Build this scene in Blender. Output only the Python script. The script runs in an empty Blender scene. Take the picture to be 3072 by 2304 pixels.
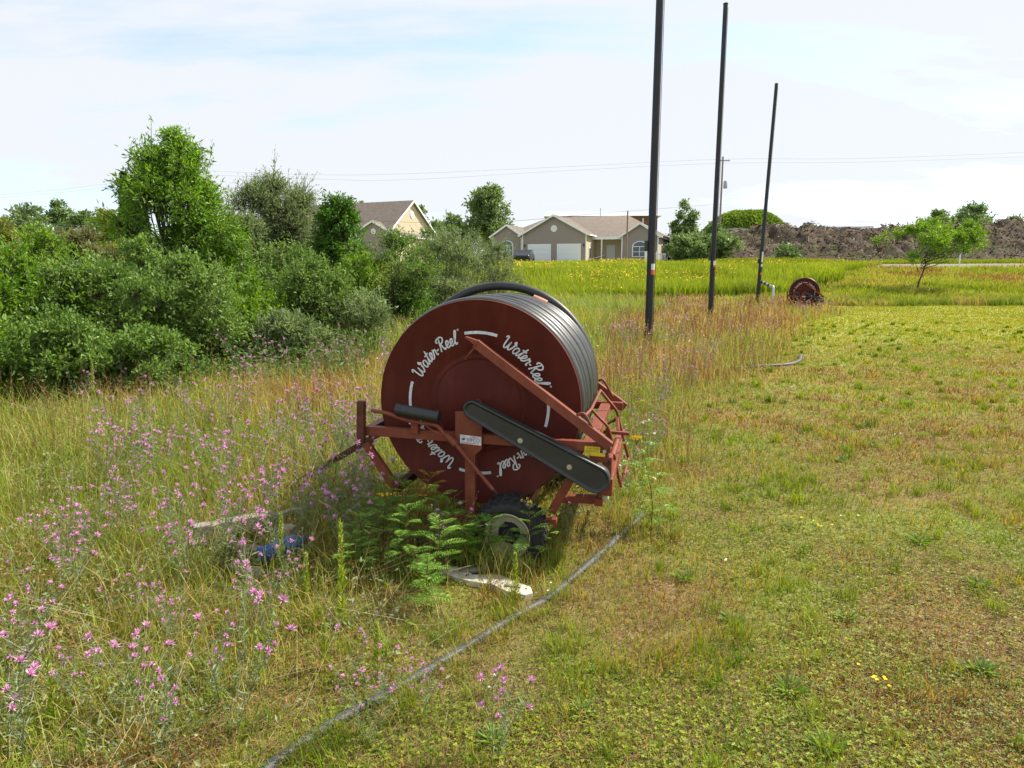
import bpy, math, random
import numpy as np
from mathutils import Vector, Matrix

# ------------------------------------------------------------------ camera, sky, sun
S = bpy.context.scene
COL = S.collection
R_ = math.radians
EYE = 1.65
PITCH = R_(9.34)
FPX = 2050.0                       # focal length in pixels of the 3072 px wide photograph
cam_d = bpy.data.cameras.new('camera'); cam = bpy.data.objects.new('camera', cam_d); COL.objects.link(cam)
cam.location = (0, 0, EYE); cam.rotation_euler = (math.pi/2 - PITCH, 0, 0)
cam_d.sensor_width = 36; cam_d.lens = 36*FPX/3072; cam_d.clip_start = .05; cam_d.clip_end = 3000
S.camera = cam
S.view_settings.view_transform = 'Standard'; S.view_settings.look = 'None'
S.view_settings.gamma = 1; S.view_settings.exposure = 0.76
SUN_AZ, SUN_EL = R_(66), R_(47)    # azimuth from +Y towards +X
sd = bpy.data.lights.new('sun', 'SUN'); sd.energy = 5.0; sd.angle = R_(.53); sd.color = (1, .94, .82)
sun = bpy.data.objects.new('sun', sd); COL.objects.link(sun)
sdir = Vector((math.sin(SUN_AZ)*math.cos(SUN_EL), math.cos(SUN_AZ)*math.cos(SUN_EL), math.sin(SUN_EL)))
sun.rotation_euler = sdir.to_track_quat('Z', 'Y').to_euler(); sun.location = (20, 10, 30)

def sky():
    w = bpy.data.worlds.new('World'); S.world = w; w.use_nodes = True
    nt = w.node_tree; N = nt.nodes; Lk = nt.links; N.clear()
    out = N.new('ShaderNodeOutputWorld'); bg = N.new('ShaderNodeBackground'); bg.inputs[1].default_value = .117
    s = N.new('ShaderNodeTexSky'); s.sky_type = 'NISHITA'; s.sun_disc = False
    s.sun_elevation = SUN_EL; s.sun_rotation = SUN_AZ; s.air_density = 1.0; s.dust_density = 1.0; s.ozone_density = 1.2
    tc = N.new('ShaderNodeTexCoord')
    sep = N.new('ShaderNodeSeparateXYZ'); Lk.new(tc.outputs['Generated'], sep.inputs[0])
    # project the view direction on a high cloud layer, so the streaks thin out towards the horizon
    mx = N.new('ShaderNodeMath'); mx.operation = 'MAXIMUM'; mx.inputs[1].default_value = 0.0; Lk.new(sep.outputs[2], mx.inputs[0])
    ad = N.new('ShaderNodeMath'); ad.operation = 'ADD'; ad.inputs[1].default_value = .16; Lk.new(mx.outputs[0], ad.inputs[0])
    dx = N.new('ShaderNodeMath'); dx.operation = 'DIVIDE'; Lk.new(sep.outputs[0], dx.inputs[0]); Lk.new(ad.outputs[0], dx.inputs[1])
    dy = N.new('ShaderNodeMath'); dy.operation = 'DIVIDE'; Lk.new(sep.outputs[1], dy.inputs[0]); Lk.new(ad.outputs[0], dy.inputs[1])
    cb = N.new('ShaderNodeCombineXYZ'); Lk.new(dx.outputs[0], cb.inputs[0]); Lk.new(dy.outputs[0], cb.inputs[1])
    mp = N.new('ShaderNodeMapping'); mp.inputs['Rotation'].default_value = (0, 0, R_(28)); mp.inputs['Scale'].default_value = (.42, 1.0, 1); mp.inputs['Location'].default_value = (3.7, 1.25, 0)
    Lk.new(cb.outputs[0], mp.inputs[0])
    n1 = N.new('ShaderNodeTexNoise'); n1.inputs['Scale'].default_value = .75; n1.inputs['Detail'].default_value = 9; n1.inputs['Roughness'].default_value = .56; n1.inputs['Distortion'].default_value = .5
    Lk.new(mp.outputs[0], n1.inputs['Vector'])
    n2 = N.new('ShaderNodeTexNoise'); n2.inputs['Scale'].default_value = 3.4; n2.inputs['Detail'].default_value = 8; n2.inputs['Roughness'].default_value = .6
    Lk.new(mp.outputs[0], n2.inputs['Vector'])
    m2 = N.new('ShaderNodeMath'); m2.operation = 'MULTIPLY_ADD'; m2.inputs[1].default_value = .42; Lk.new(n2.outputs[0], m2.inputs[0]); Lk.new(n1.outputs[0], m2.inputs[2])
    # fewer clouds to the left (west), as in the photograph
    m3 = N.new('ShaderNodeMath'); m3.operation = 'MULTIPLY_ADD'; m3.inputs[1].default_value = .10; Lk.new(sep.outputs[0], m3.inputs[0]); Lk.new(m2.outputs[0], m3.inputs[2])
    rp = N.new('ShaderNodeValToRGB'); rp.color_ramp.elements[0].position = .53; rp.color_ramp.elements[1].position = .70
    rp.color_ramp.elements[0].color = (.22, .22, .22, 1); rp.color_ramp.elements[1].color = (.97, .97, .97, 1)
    Lk.new(m3.outputs[0], rp.inputs[0])
    hs = N.new('ShaderNodeMapRange'); hs.inputs[1].default_value = 0; hs.inputs[2].default_value = .28; hs.inputs[3].default_value = .45; hs.inputs[4].default_value = 1.0
    Lk.new(sep.outputs[2], hs.inputs[0])
    mix = N.new('ShaderNodeMix'); mix.data_type = 'RGBA'
    br = N.new('ShaderNodeVectorMath'); br.operation = 'MULTIPLY'; br.inputs[1].default_value = (1.22, 1.32, 1.62); Lk.new(s.outputs[0], br.inputs[0])
    Lk.new(rp.outputs[0], mix.inputs[0]); Lk.new(br.outputs[0], mix.inputs[6]); mix.inputs[7].default_value = (4.55, 4.72, 4.9, 1)
    Lk.new(mix.outputs[2], bg.inputs[0]); Lk.new(bg.outputs[0], out.inputs[0])
sky()

# ------------------------------------------------------------------ helpers
def sm(a, b, x):
    t = np.clip((np.asarray(x, float)-a)/(b-a), 0, 1); return t*t*(3-2*t)
_tabs = {}
def vn(x, y, scale, seed=0):
    """bilinear value noise 0..1"""
    if seed not in _tabs: _tabs[seed] = np.random.default_rng(900+seed).random((256, 256))
    T = _tabs[seed]; x = np.asarray(x, float)/scale+57.3; y = np.asarray(y, float)/scale+91.7
    xi = np.floor(x).astype(int); yi = np.floor(y).astype(int); fx = x-xi; fy = y-yi
    fx = fx*fx*(3-2*fx); fy = fy*fy*(3-2*fy)
    a = T[xi % 256, yi % 256]; b = T[(xi+1) % 256, yi % 256]; c = T[xi % 256, (yi+1) % 256]; d = T[(xi+1) % 256, (yi+1) % 256]
    return (a*(1-fx)+b*fx)*(1-fy)+(c*(1-fx)+d*fx)*fy
def fbm(x, y, s, seed=0): return (vn(x, y, s, seed)+.5*vn(x, y, s*.47, seed+1)+.25*vn(x, y, s*.22, seed+2))/1.75

def gz(x, y):
    x = np.asarray(x, float); y = np.asarray(y, float)
    z = -.12*sm(8, 30, y)+2.6*sm(36, 67, y)
    z = z+.05*(vn(x, y, 2.3, 5)-.5)*sm(1, 4, y)+.25*(vn(x, y, 14, 6)-.5)*sm(20, 45, y)
    return z
def gzf(x, y): return float(gz(x, y))
def ray(px, py):
    a = (px-1536)/FPX; b = (1152-py)/FPX
    return Vector((a, math.cos(PITCH)+b*math.sin(PITCH), -math.sin(PITCH)+b*math.cos(PITCH)))
def ground(px, py):
    d = ray(px, py); t = .5; o = Vector((0, 0, EYE)); p = o+d*t
    while t < 300:
        p = o+d*t; g = gzf(p.x, p.y)
        if p.z < g:
            lo, hi = t-.05-.01*t, t
            for _ in range(18):
                m = (lo+hi)/2; q = o+d*m
                if q.z < gzf(q.x, q.y): hi = m
                else: lo = m
            p = o+d*hi; break
        t += .05+.01*t
    return Vector((p.x, p.y, gzf(p.x, p.y)))
def at(px, py, Y):
    d = ray(px, py); return Vector((0, 0, EYE))+d*(Y/d.y)
def hgt(px, py, Y): return at(px, py, Y).z

def tag(o, label=None, cat=None, group=None, kind=None):
    if label: o['label'] = label
    if cat: o['category'] = cat
    if group: o['group'] = group
    if kind: o['kind'] = kind
    return o
def empty(name, loc, rz=0, **k):
    o = bpy.data.objects.new(name, None); COL.objects.link(o); o.location = loc; o.rotation_euler = (0, 0, rz)
    o.empty_display_size = .1; tag(o, **k); return o
def copy_tree(o, parent=None):
    c = o.copy(); COL.objects.link(c); c.parent = parent
    if parent is not None: c.matrix_parent_inverse = o.matrix_parent_inverse.copy()
    for ch in list(o.children): copy_tree(ch, c)
    return c

# ------------------------------------------------------------------ materials
def mat(name, color=(.5, .5, .5), rough=.6, metal=0, spec=.4, var=None, vscale=8, bump=0, bscale=60, coat=0):
    m = bpy.data.materials.new(name); m.use_nodes = True; nt = m.node_tree; N = nt.nodes; Lk = nt.links
    b = N['Principled BSDF']; b.inputs['Base Color'].default_value = (*color, 1); b.inputs['Roughness'].default_value = rough
    b.inputs['Metallic'].default_value = metal; b.inputs['Specular IOR Level'].default_value = spec
    if coat: b.inputs['Coat Weight'].default_value = coat
    tc = N.new('ShaderNodeTexCoord')
    if var is not None:
        n = N.new('ShaderNodeTexNoise'); n.inputs['Scale'].default_value = vscale; n.inputs['Detail'].default_value = 8; n.inputs['Roughness'].default_value = .65
        Lk.new(tc.outputs['Object'], n.inputs['Vector'])
        r = N.new('ShaderNodeValToRGB'); r.color_ramp.elements[0].position = .36; r.color_ramp.elements[1].position = .68
        r.color_ramp.elements[0].color = (*color, 1); r.color_ramp.elements[1].color = (*var, 1)
        Lk.new(n.outputs[0], r.inputs[0]); Lk.new(r.outputs[0], b.inputs['Base Color'])
        mr = N.new('ShaderNodeMapRange'); mr.inputs[3].default_value = rough-.1; mr.inputs[4].default_value = min(1, rough+.15)
        Lk.new(n.outputs[0], mr.inputs[0]); Lk.new(mr.outputs[0], b.inputs['Roughness'])
    if bump:
        n = N.new('ShaderNodeTexNoise'); n.inputs['Scale'].default_value = bscale; n.inputs['Detail'].default_value = 5
        Lk.new(tc.outputs['Object'], n.inputs['Vector'])
        bp = N.new('ShaderNodeBump'); bp.inputs['Strength'].default_value = bump; bp.inputs['Distance'].default_value = .01
        Lk.new(n.outputs[0], bp.inputs['Height']); Lk.new(bp.outputs[0], b.inputs['Normal'])
    return m
def weather(m, dust, rust, ds=2.0, rs=26, amt=.45):
    nt = m.node_tree; N = nt.nodes; Lk = nt.links; b = N['Principled BSDF']; src_ = b.inputs['Base Color'].links[0].from_socket; tc = N.new('ShaderNodeTexCoord')
    mp = N.new('ShaderNodeMapping'); mp.inputs['Scale'].default_value = (1.0, 1.0, .28); Lk.new(tc.outputs['Object'], mp.inputs[0])
    n = N.new('ShaderNodeTexNoise'); n.inputs['Scale'].default_value = ds*3; n.inputs['Detail'].default_value = 10; n.inputs['Roughness'].default_value = .7; Lk.new(mp.outputs[0], n.inputs['Vector'])
    r = N.new('ShaderNodeMapRange'); r.inputs[1].default_value = .48; r.inputs[2].default_value = .75; r.inputs[4].default_value = amt; Lk.new(n.outputs[0], r.inputs[0])
    x = N.new('ShaderNodeMix'); x.data_type = 'RGBA'; Lk.new(r.outputs[0], x.inputs[0]); Lk.new(src_, x.inputs[6]); x.inputs[7].default_value = (*dust, 1)
    n2 = N.new('ShaderNodeTexNoise'); n2.inputs['Scale'].default_value = rs; n2.inputs['Detail'].default_value = 9; n2.inputs['Roughness'].default_value = .75; Lk.new(tc.outputs['Object'], n2.inputs['Vector'])
    r2 = N.new('ShaderNodeMapRange'); r2.inputs[1].default_value = .63; r2.inputs[2].default_value = .68; Lk.new(n2.outputs[0], r2.inputs[0])
    y = N.new('ShaderNodeMix'); y.data_type = 'RGBA'; Lk.new(r2.outputs[0], y.inputs[0]); Lk.new(x.outputs[2], y.inputs[6]); y.inputs[7].default_value = (*rust, 1); Lk.new(y.outputs[2], b.inputs['Base Color'])
def leafmat(name, trans=.35, rough=.5, spec=.35):
    m = bpy.data.materials.new(name); m.use_nodes = True; nt = m.node_tree; N = nt.nodes; Lk = nt.links
    b = N['Principled BSDF']; b.inputs['Roughness'].default_value = rough; b.inputs['Specular IOR Level'].default_value = spec
    a = N.new('ShaderNodeAttribute'); a.attribute_name = 'Col'
    Lk.new(a.outputs['Color'], b.inputs['Base Color'])
    if trans:
        t = N.new('ShaderNodeBsdfTranslucent'); hs = N.new('ShaderNodeHueSaturation'); hs.inputs['Saturation'].default_value = 1.15; hs.inputs['Value'].default_value = 1.25; hs.inputs['Hue'].default_value = .49
        Lk.new(a.outputs['Color'], hs.inputs['Color']); Lk.new(hs.outputs[0], t.inputs[0])
        x = N.new('ShaderNodeMixShader'); x.inputs[0].default_value = trans
        Lk.new(b.outputs[0], x.inputs[1]); Lk.new(t.outputs[0], x.inputs[2]); Lk.new(x.outputs[0], N['Material Output'].inputs[0])
    return m
M = {}
M['leaf'] = leafmat('leaf', .38, .5, .3)
M['blade'] = leafmat('grass_blade', .34, .6, .2)
M['petal'] = leafmat('petal', 0, .8, .05)
M['bark'] = leafmat('bark', 0, .85, .1)
M['paint'] = mat('maroon_paint', (.10, .018, .011), .58, 0, .15, (.07, .013, .009), 3.5, .05, 40)
M['frame'] = mat('faded_red_paint', (.215, .052, .027), .5, 0, .3, (.15, .036, .021), 7, .12, 70)
M['rust'] = mat('rust', (.13, .05, .028), .85, 0, .2, (.07, .03, .02), 25, .4, 90)
M['black'] = mat('black_plastic', (.018, .021, .022), .38, 0, .5, (.03, .032, .032), 9)
M['hose'] = mat('black_hose', (.024, .026, .026), .36, 0, .5, (.045, .047, .046), 5, .06, 30)
M['ringhose'] = mat('black_loose_hose', (.02, .021, .021), .45, 0, .5, (.035, .035, .033), 6)
M['greyhose'] = mat('weathered_hose', (.04, .04, .04), .55, 0, .35, (.095, .095, .092), 7, .2, 50)
M['white'] = mat('white_lettering', (.5, .52, .54), .55, 0, .4, (.74, .76, .78), 30)
M['yellow'] = mat('yellow_label', (.75, .55, .03), .5)
M['ink'] = mat('label_ink', (.12, .09, .02), .6)
M['blue'] = mat('blue_ink', (.02, .06, .22), .5)
M['redink'] = mat('red_ink', (.5, .05, .06), .5)
M['bolt'] = mat('bolt_steel', (.5, .5, .48), .35, .9)
M['rubber'] = mat('tyre_rubber', (.018, .019, .02), .75, 0, .3, (.035, .034, .032), 12, .1)
M['rim'] = mat('cream_rim', (.46, .44, .32), .55, 0, .3, (.36, .33, .22), 9)
M['pole'] = mat('black_pole', (.010, .011, .013), .45, 0, .4, (.024, .024, .027), 2.5, .1, 14)
M['wood'] = mat('weathered_wood', (.32, .29, .25), .85, 0, .15, (.2, .175, .145), 14, .5, 45)
M['palewood'] = mat('bleached_wood', (.62, .58, .48), .8, 0, .15, (.42, .38, .3), 16, .4, 45)
M['bluep'] = mat('blue_plastic', (.02, .09, .34), .35, 0, .5, (.015, .06, .22), 6)
M['copper'] = mat('copper_band', (.42, .2, .12), .5, .4, .5, (.25, .11, .07), 30)

weather(M['paint'], (.15, .04, .03), (.05, .02, .012), 1.6, 22, .5); weather(M['frame'], (.31, .12, .07), (.10, .04, .022), 2.5, 24, .5); weather(M['hose'], (.085, .085, .08), (.02, .02, .02), 2, 30, .45); weather(M['rim'], (.4, .34, .22), (.24, .13, .06), 3, 22, .5)

# ------------------------------------------------------------------ numpy vegetation mesh builder
class VB:
    def __init__(s): s.v = []; s.c = []; s.t = []; s.q = []; s.n = 0
    def add(s, V, C, T=None, Q=None):
        if T is not None and len(T): s.t.append(T+s.n)
        if Q is not None and len(Q): s.q.append(Q+s.n)
        s.v.append(V); s.c.append(C); s.n += len(V)
    def blades(s, P, h, w, lean, ang, yaw, c0, c1):
        n = len(P); sd_ = np.stack([np.cos(yaw), np.sin(yaw), 0*yaw], 1)*(w/2)[:, None]
        ld = np.stack([np.cos(ang), np.sin(ang), 0*ang], 1)
        up = np.array([0, 0, 1.])
        mid = P+ld*(h*lean*.32)[:, None]+up*(h*.55)[:, None]
        tip = P+ld*(h*lean)[:, None]+up*(h*np.sqrt(np.clip(1-lean**2*.6, .1, 1)))[:, None]
        V = np.stack([P-sd_, P+sd_, mid+sd_*.75, mid-sd_*.75, tip], 1).reshape(-1, 3)
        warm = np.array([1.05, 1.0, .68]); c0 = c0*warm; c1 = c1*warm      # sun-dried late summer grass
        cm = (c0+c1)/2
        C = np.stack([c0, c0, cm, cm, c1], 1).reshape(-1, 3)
        b = np.arange(n)[:, None]*5
        s.add(V, C, b+np.array([[3, 2, 4]]), b+np.array([[0, 1, 2, 3]]))
    def leaves(s, P, D, L, W, c, fold=.25, rng=None, flat=0.0):
        n = len(P); D = D/np.linalg.norm(D, axis=1, keepdims=True)
        r = rng.normal(size=(n, 3)); r[:, 2] *= (1-flat)
        if flat: r[:, 2] += 0
        sd_ = np.cross(D, r if not flat else np.cross(r*(1-flat)+np.array([0, 0, 1.])*flat*1.5, D))
        if flat: sd_ = np.cross(D, np.array([0, 0, 1.])+r*(1-flat))
        sd_ /= (np.linalg.norm(sd_, axis=1, keepdims=True)+1e-6)
        nn = np.cross(sd_, D)
        L = L[:, None]; W = W[:, None]
        mid = P+D*L*.45
        V = np.stack([P, mid+sd_*W/2+nn*W*fold, P+D*L-nn*L*.1, mid-sd_*W/2+nn*W*fold], 1).reshape(-1, 3)
        C = np.repeat(c, 4, 0); b = np.arange(n)[:, None]*4
        s.add(V, C, np.concatenate([b+np.array([[0, 1, 2]]), b+np.array([[0, 2, 3]])]))
    def sticks(s, A, B, ra, rb, c, sides=3):
        A = np.asarray(A, float).reshape(-1, 3); B = np.asarray(B, float).reshape(-1, 3); n = len(A)
        ra = np.broadcast_to(ra, n); rb = np.broadcast_to(rb, n); c = np.broadcast_to(c, (n, 3))
        D = B-A; D = D/(np.linalg.norm(D, axis=1, keepdims=True)+1e-9)
        h = np.where(np.abs(D[:, 2:3]) > .9, np.array([[1., 0, 0]]), np.array([[0, 0, 1.]]))
        X = np.cross(D, h); X /= np.linalg.norm(X, axis=1, keepdims=True); Y = np.cross(D, X)
        ks = np.arange(sides)*2*math.pi/sides
        ring = X[:, None, :]*np.cos(ks)[None, :, None]+Y[:, None, :]*np.sin(ks)[None, :, None]
        V = np.concatenate([A[:, None]+ring*ra[:, None, None], B[:, None]+ring*rb[:, None, None]], 1).reshape(-1, 3)
        Q = []
        for k in range(sides):
            j = (k+1) % sides; Q.append([k, j, sides+j, sides+k])
        Q = (np.arange(n)[:, None, None]*(2*sides)+np.array(Q)[None]).reshape(-1, 4)
        s.add(V, np.repeat(c, 2*sides, 0), None, Q)
    def mesh(s, name, m, smooth=False):
        V = np.concatenate(s.v).astype(np.float32); C = np.concatenate(s.c)
        T = np.concatenate(s.t) if s.t else np.zeros((0, 3), int); Q = np.concatenate(s.q) if s.q else np.zeros((0, 4), int)
        me = bpy.data.meshes.new(name); me.vertices.add(len(V)); me.vertices.foreach_set('co', V.ravel())
        lp = np.concatenate([T.ravel(), Q.ravel()]).astype(np.int32); me.loops.add(len(lp)); me.loops.foreach_set('vertex_index', lp)
        st = np.concatenate([np.arange(len(T))*3, len(T)*3+np.arange(len(Q))*4]).astype(np.int32)
        me.polygons.add(len(st)); me.polygons.foreach_set('loop_start', st)
        if smooth: me.polygons.foreach_set('use_smooth', np.ones(len(st), bool))
        me.update(calc_edges=True)
        a = me.attributes.new('Col', 'FLOAT_COLOR', 'POINT')
        a.data.foreach_set('color', np.concatenate([np.clip(C, 0, 1), np.ones((len(C), 1))], 1).astype(np.float32).ravel())
        me.materials.append(m); return me
    def build(s, name, m, parent=None, smooth=False, **k):
        o = bpy.data.objects.new(name, s.mesh(name, m, smooth)); COL.objects.link(o); o.parent = parent; tag(o, **k); return o
def lerpc(a, b, t): return np.asarray(a)[None]*(1-t[:, None])+np.asarray(b)[None]*t[:, None]

# ------------------------------------------------------------------ hard-surface mesh builder
class MB:
    def __init__(s): s.v = []; s.f = []; s.sm = []
    def _add(s, V, F, smooth=False):
        n = len(s.v); s.v += [tuple(x) for x in V]; s.f += [tuple(i+n for i in f) for f in F]; s.sm += [smooth]*len(F)
    def box(s, c, sz, rz=0, mtx=None):
        c = Vector(c); h = Vector(sz)/2; m = mtx or Matrix.Rotation(rz, 3, 'Z')
        V = [c+m@Vector((x*h.x, y*h.y, z*h.z)) for x in (-1, 1) for y in (-1, 1) for z in (-1, 1)]
        s._add(V, [(0, 1, 3, 2), (4, 6, 7, 5), (0, 4, 5, 1), (2, 3, 7, 6), (0, 2, 6, 4), (1, 5, 7, 3)]); return s
    def bar(s, a, b, w, h, side=(0, 1, 0)):
        """box beam a->b; w = size along 'side', h = the other way"""
        a = Vector(a); b = Vector(b); d = (b-a).normalized(); sd_ = Vector(side); sd_ = (sd_-d*sd_.dot(d)).normalized(); u = d.cross(sd_)
        V = [p+sd_*x*w/2+u*y*h/2 for p in (a, b) for x, y in ((-1, -1), (1, -1), (1, 1), (-1, 1))]
        s._add(V, [(3, 2, 1, 0), (4, 5, 6, 7), (0, 1, 5, 4), (1, 2, 6, 5), (2, 3, 7, 6), (3, 0, 4, 7)]); return s
    def tube(s, pts, r, n=10, closed=False, caps=True):
        pts = [Vector(p) for p in pts]; K = len(pts); V = []; rr = r if isinstance(r, (list, tuple)) else [r]*K
        prev = None
        for i, p in enumerate(pts):
            if closed: d = pts[(i+1) % K]-pts[i-1]
            else: d = pts[min(i+1, K-1)]-pts[max(i-1, 0)]
            d.normalize()
            if prev is None:
                h = Vector((0, 0, 1)) if abs(d.z) < .9 else Vector((1, 0, 0)); x = d.cross(h).normalized()
            else: x = (prev-d*prev.dot(d)).normalized()
            prev = x; y = d.cross(x)
            V += [p+(x*math.cos(k*2*math.pi/n)+y*math.sin(k*2*math.pi/n))*rr[i] for k in range(n)]
        F = []
        for i in range(K if closed else K-1):
            j = (i+1) % K
            for k in range(n): F.append((i*n+k, i*n+(k+1) % n, j*n+(k+1) % n, j*n+k))
        s._add(V, F, True)
        if caps and not closed:
            s._add(V[:n], [tuple(range(n))[::-1]]); s._add(V[-n:], [tuple(range(n))])
        return s
    def cyl(s, a, b, r, n=20, r2=None): return s.tube([a, b], [r, r2 if r2 is not None else r], n)
    def lathe(s, prof, c, axis='Y', n=64):
        """prof: (radius, along-axis) pairs revolved round the axis through c"""
        c = Vector(c); V = []; K = len(prof)
        for r, w in prof:
            for k in range(n):
                a = k*2*math.pi/n
                V.append(c+(Vector((r*math.cos(a), w, r*math.sin(a))) if axis == 'Y' else Vector((r*math.cos(a), r*math.sin(a), w))))
        F = [(i*n+k, i*n+(k+1) % n, (i+1)*n+(k+1) % n, (i+1)*n+k) for i in range(K-1) for k in range(n)]
        s._add(V, F, True); return s
    def prism(s, pts, y0, y1):
        """outline in local X-Z, extruded y0..y1"""
        n = len(pts); V = [Vector((p[0], y0, p[1])) for p in pts]+[Vector((p[0], y1, p[1])) for p in pts]
        s._add(V, [tuple(range(n)), tuple(range(2*n-1, n-1, -1))]+[(i, i+n, (i+1) % n+n, (i+1) % n) for i in range(n)]); return s
    def poly(s, V, F, smooth=False): s._add(V, F, smooth); return s
    def build(s, name, m, parent=None, bevel=0, loc=None, rz=0, **k):
        me = bpy.data.meshes.new(name); me.from_pydata(s.v, [], s.f); me.update()
        me.polygons.foreach_set('use_smooth', np.array(s.sm, bool))
        import bmesh
        bm = bmesh.new(); bm.from_mesh(me); bmesh.ops.recalc_face_normals(bm, faces=bm.faces[:]); bm.to_mesh(me); bm.free()
        me.set_sharp_from_angle(angle=R_(40))
        me.materials.append(m); o = bpy.data.objects.new(name, me); COL.objects.link(o); o.parent = parent
        if loc is not None: o.location = loc
        o.rotation_euler = (0, 0, rz)
        if bevel:
            b = o.modifiers.new('bevel', 'BEVEL'); b.width = bevel; b.segments = 2; b.limit_method = 'ANGLE'; b.angle_limit = R_(40)
        tag(o, **k); return o
def crom(pts, n=8, closed=False):
    P = [Vector(p) for p in pts]; out = []; K = len(P)
    for i in range(K if closed else K-1):
        p0 = P[i-1] if (closed or i > 0) else P[0]*2-P[1]; p1 = P[i]; p2 = P[(i+1) % K]; p3 = P[(i+2) % K] if (closed or i+2 < K) else P[-1]*2-P[-2]
        for j in range(n):
            t = j/n; out.append(.5*((2*p1)+(p2-p0)*t+(2*p0-5*p1+4*p2-p3)*t*t+(3*p1-p0-3*p2+p3)*t**3))
    if not closed: out.append(P[-1])
    return out

# ================================================================== GROUND
def build_ground():
    ys = np.concatenate([np.linspace(-12, 0, 7)[:-1], np.geomspace(1, 160, 150)-1+0.0, [200, 260, 400, 700, 1200]])
    xs = np.concatenate([[-1200, -600, -300, -180], np.linspace(-120, -20, 40)[:-1], np.linspace(-20, 25, 136), np.linspace(25, 140, 46)[1:], [200, 320, 600, 1200]])
    X, Y = np.meshgrid(xs, ys); Z = gz(X, Y)
    V = np.stack([X.ravel(), Y.ravel(), Z.ravel()], 1); nx = len(xs); ny = len(ys)
    i = (np.arange(ny-1)[:, None]*nx+np.arange(nx-1)[None]).ravel()
    b = VB(); b.add(V, np.zeros((len(V), 3)), None, np.stack([i, i+1, i+1+nx, i+nx], 1))
    m = bpy.data.materials.new('ground_soil'); m.use_nodes = True; nt = m.node_tree; N = nt.nodes; Lk = nt.links
    bs = N['Principled BSDF']; bs.inputs['Roughness'].default_value = .95; bs.inputs['Specular IOR Level'].default_value = .1
    tc = N.new('ShaderNodeTexCoord')
    def noise(sc, det=6, ro=.6):
        n = N.new('ShaderNodeTexNoise'); n.inputs['Scale'].default_value = sc; n.inputs['Detail'].default_value = det; n.inputs['Roughness'].default_value = ro
        Lk.new(tc.outputs['Object'], n.inputs['Vector']); return n
    def ramp(n, a, ca, b_, cb):
        r = N.new('ShaderNodeValToRGB'); r.color_ramp.elements[0].position = a; r.color_ramp.elements[0].color = (*ca, 1)
        r.color_ramp.elements[1].position = b_; r.color_ramp.elements[1].color = (*cb, 1); Lk.new(n.outputs[0], r.inputs[0]); return r
    r1 = ramp(noise(38, 8, .7), .35, (.09, .055, .025), .66, (.38, .27, .12))
    r2 = ramp(noise(60, 8, .7), .35, (.07, .11, .018), .66, (.28, .31, .06))
    mask = ramp(noise(1.1, 8, .68), .40, (0, 0, 0), .60, (1, 1, 1))
    mx = N.new('ShaderNodeMix'); mx.data_type = 'RGBA'; Lk.new(mask.outputs[0], mx.inputs[0]); Lk.new(r1.outputs[0], mx.inputs[6]); Lk.new(r2.outputs[0], mx.inputs[7])
    # the far lawn and fields are seen as an even yellow-green turf
    sp = N.new('ShaderNodeSeparateXYZ'); Lk.new(tc.outputs['Object'], sp.inputs[0])
    mr = N.new('ShaderNodeMapRange'); mr.inputs[1].default_value = 6; mr.inputs[2].default_value = 24; Lk.new(sp.outputs[1], mr.inputs[0])
    r3 = ramp(noise(.5, 10, .75), .3, (.22, .25, .045), .7, (.36, .35, .08))
    mm = N.new('ShaderNodeMath'); mm.operation = 'MULTIPLY'; mm.inputs[1].default_value = .85; Lk.new(mr.outputs[0], mm.inputs[0])
    m2 = N.new('ShaderNodeMix'); m2.data_type = 'RGBA'; Lk.new(mm.outputs[0], m2.inputs[0]); Lk.new(mx.outputs[2], m2.inputs[6]); Lk.new(r3.outputs[0], m2.inputs[7])
    Lk.new(m2.outputs[2], bs.inputs['Base Color'])
    bp = N.new('ShaderNodeBump'); bp.inputs['Strength'].default_value = .8; bp.inputs['Distance'].default_value = .02
    Lk.new(noise(70, 6, .7).outputs[0], bp.inputs['Height']); Lk.new(bp.outputs[0], bs.inputs['Normal'])
    b.build('ground', m, smooth=True, kind='structure', label='grassy field of mown lawn and rough meadow')
build_ground()

XBY = [0, 2, 3.5, 4.8, 7.7, 14.5, 22, 29, 36, 60]; XBX = [-1.5, -1.05, -.25, 1.15, 2.4, 5.9, 9.4, 14.3, 16.0, 16.0]
def mead(x, y):
    xb = np.interp(y, XBY, XBX); return sm(-.5, .9+.03*y, xb-x+1.1*(fbm(x, y, 1.3, 20)-.5)) * (1-sm(37, 43, y))
def wedge(rng, n, y0, y1, p, mar=1.0):
    """points over the ground the camera can see; area density falls as y**-p"""
    u = rng.random(n); e = 2-p
    y = (y0**e+u*(y1**e-y0**e))**(1/e) if abs(e) > 1e-3 else y0*(y1/y0)**u
    x = (rng.random(n)*2-1)*(.79*y+mar); return x, y

# reel footprint is kept free of tall growth
def near_reel(x, y):
    u = (x+.16)*.976-(y-4.5)*.216; w = (x+.16)*.216+(y-4.5)*.976
    return (np.abs(u) < .80) & (np.abs(w) < .60)

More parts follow.
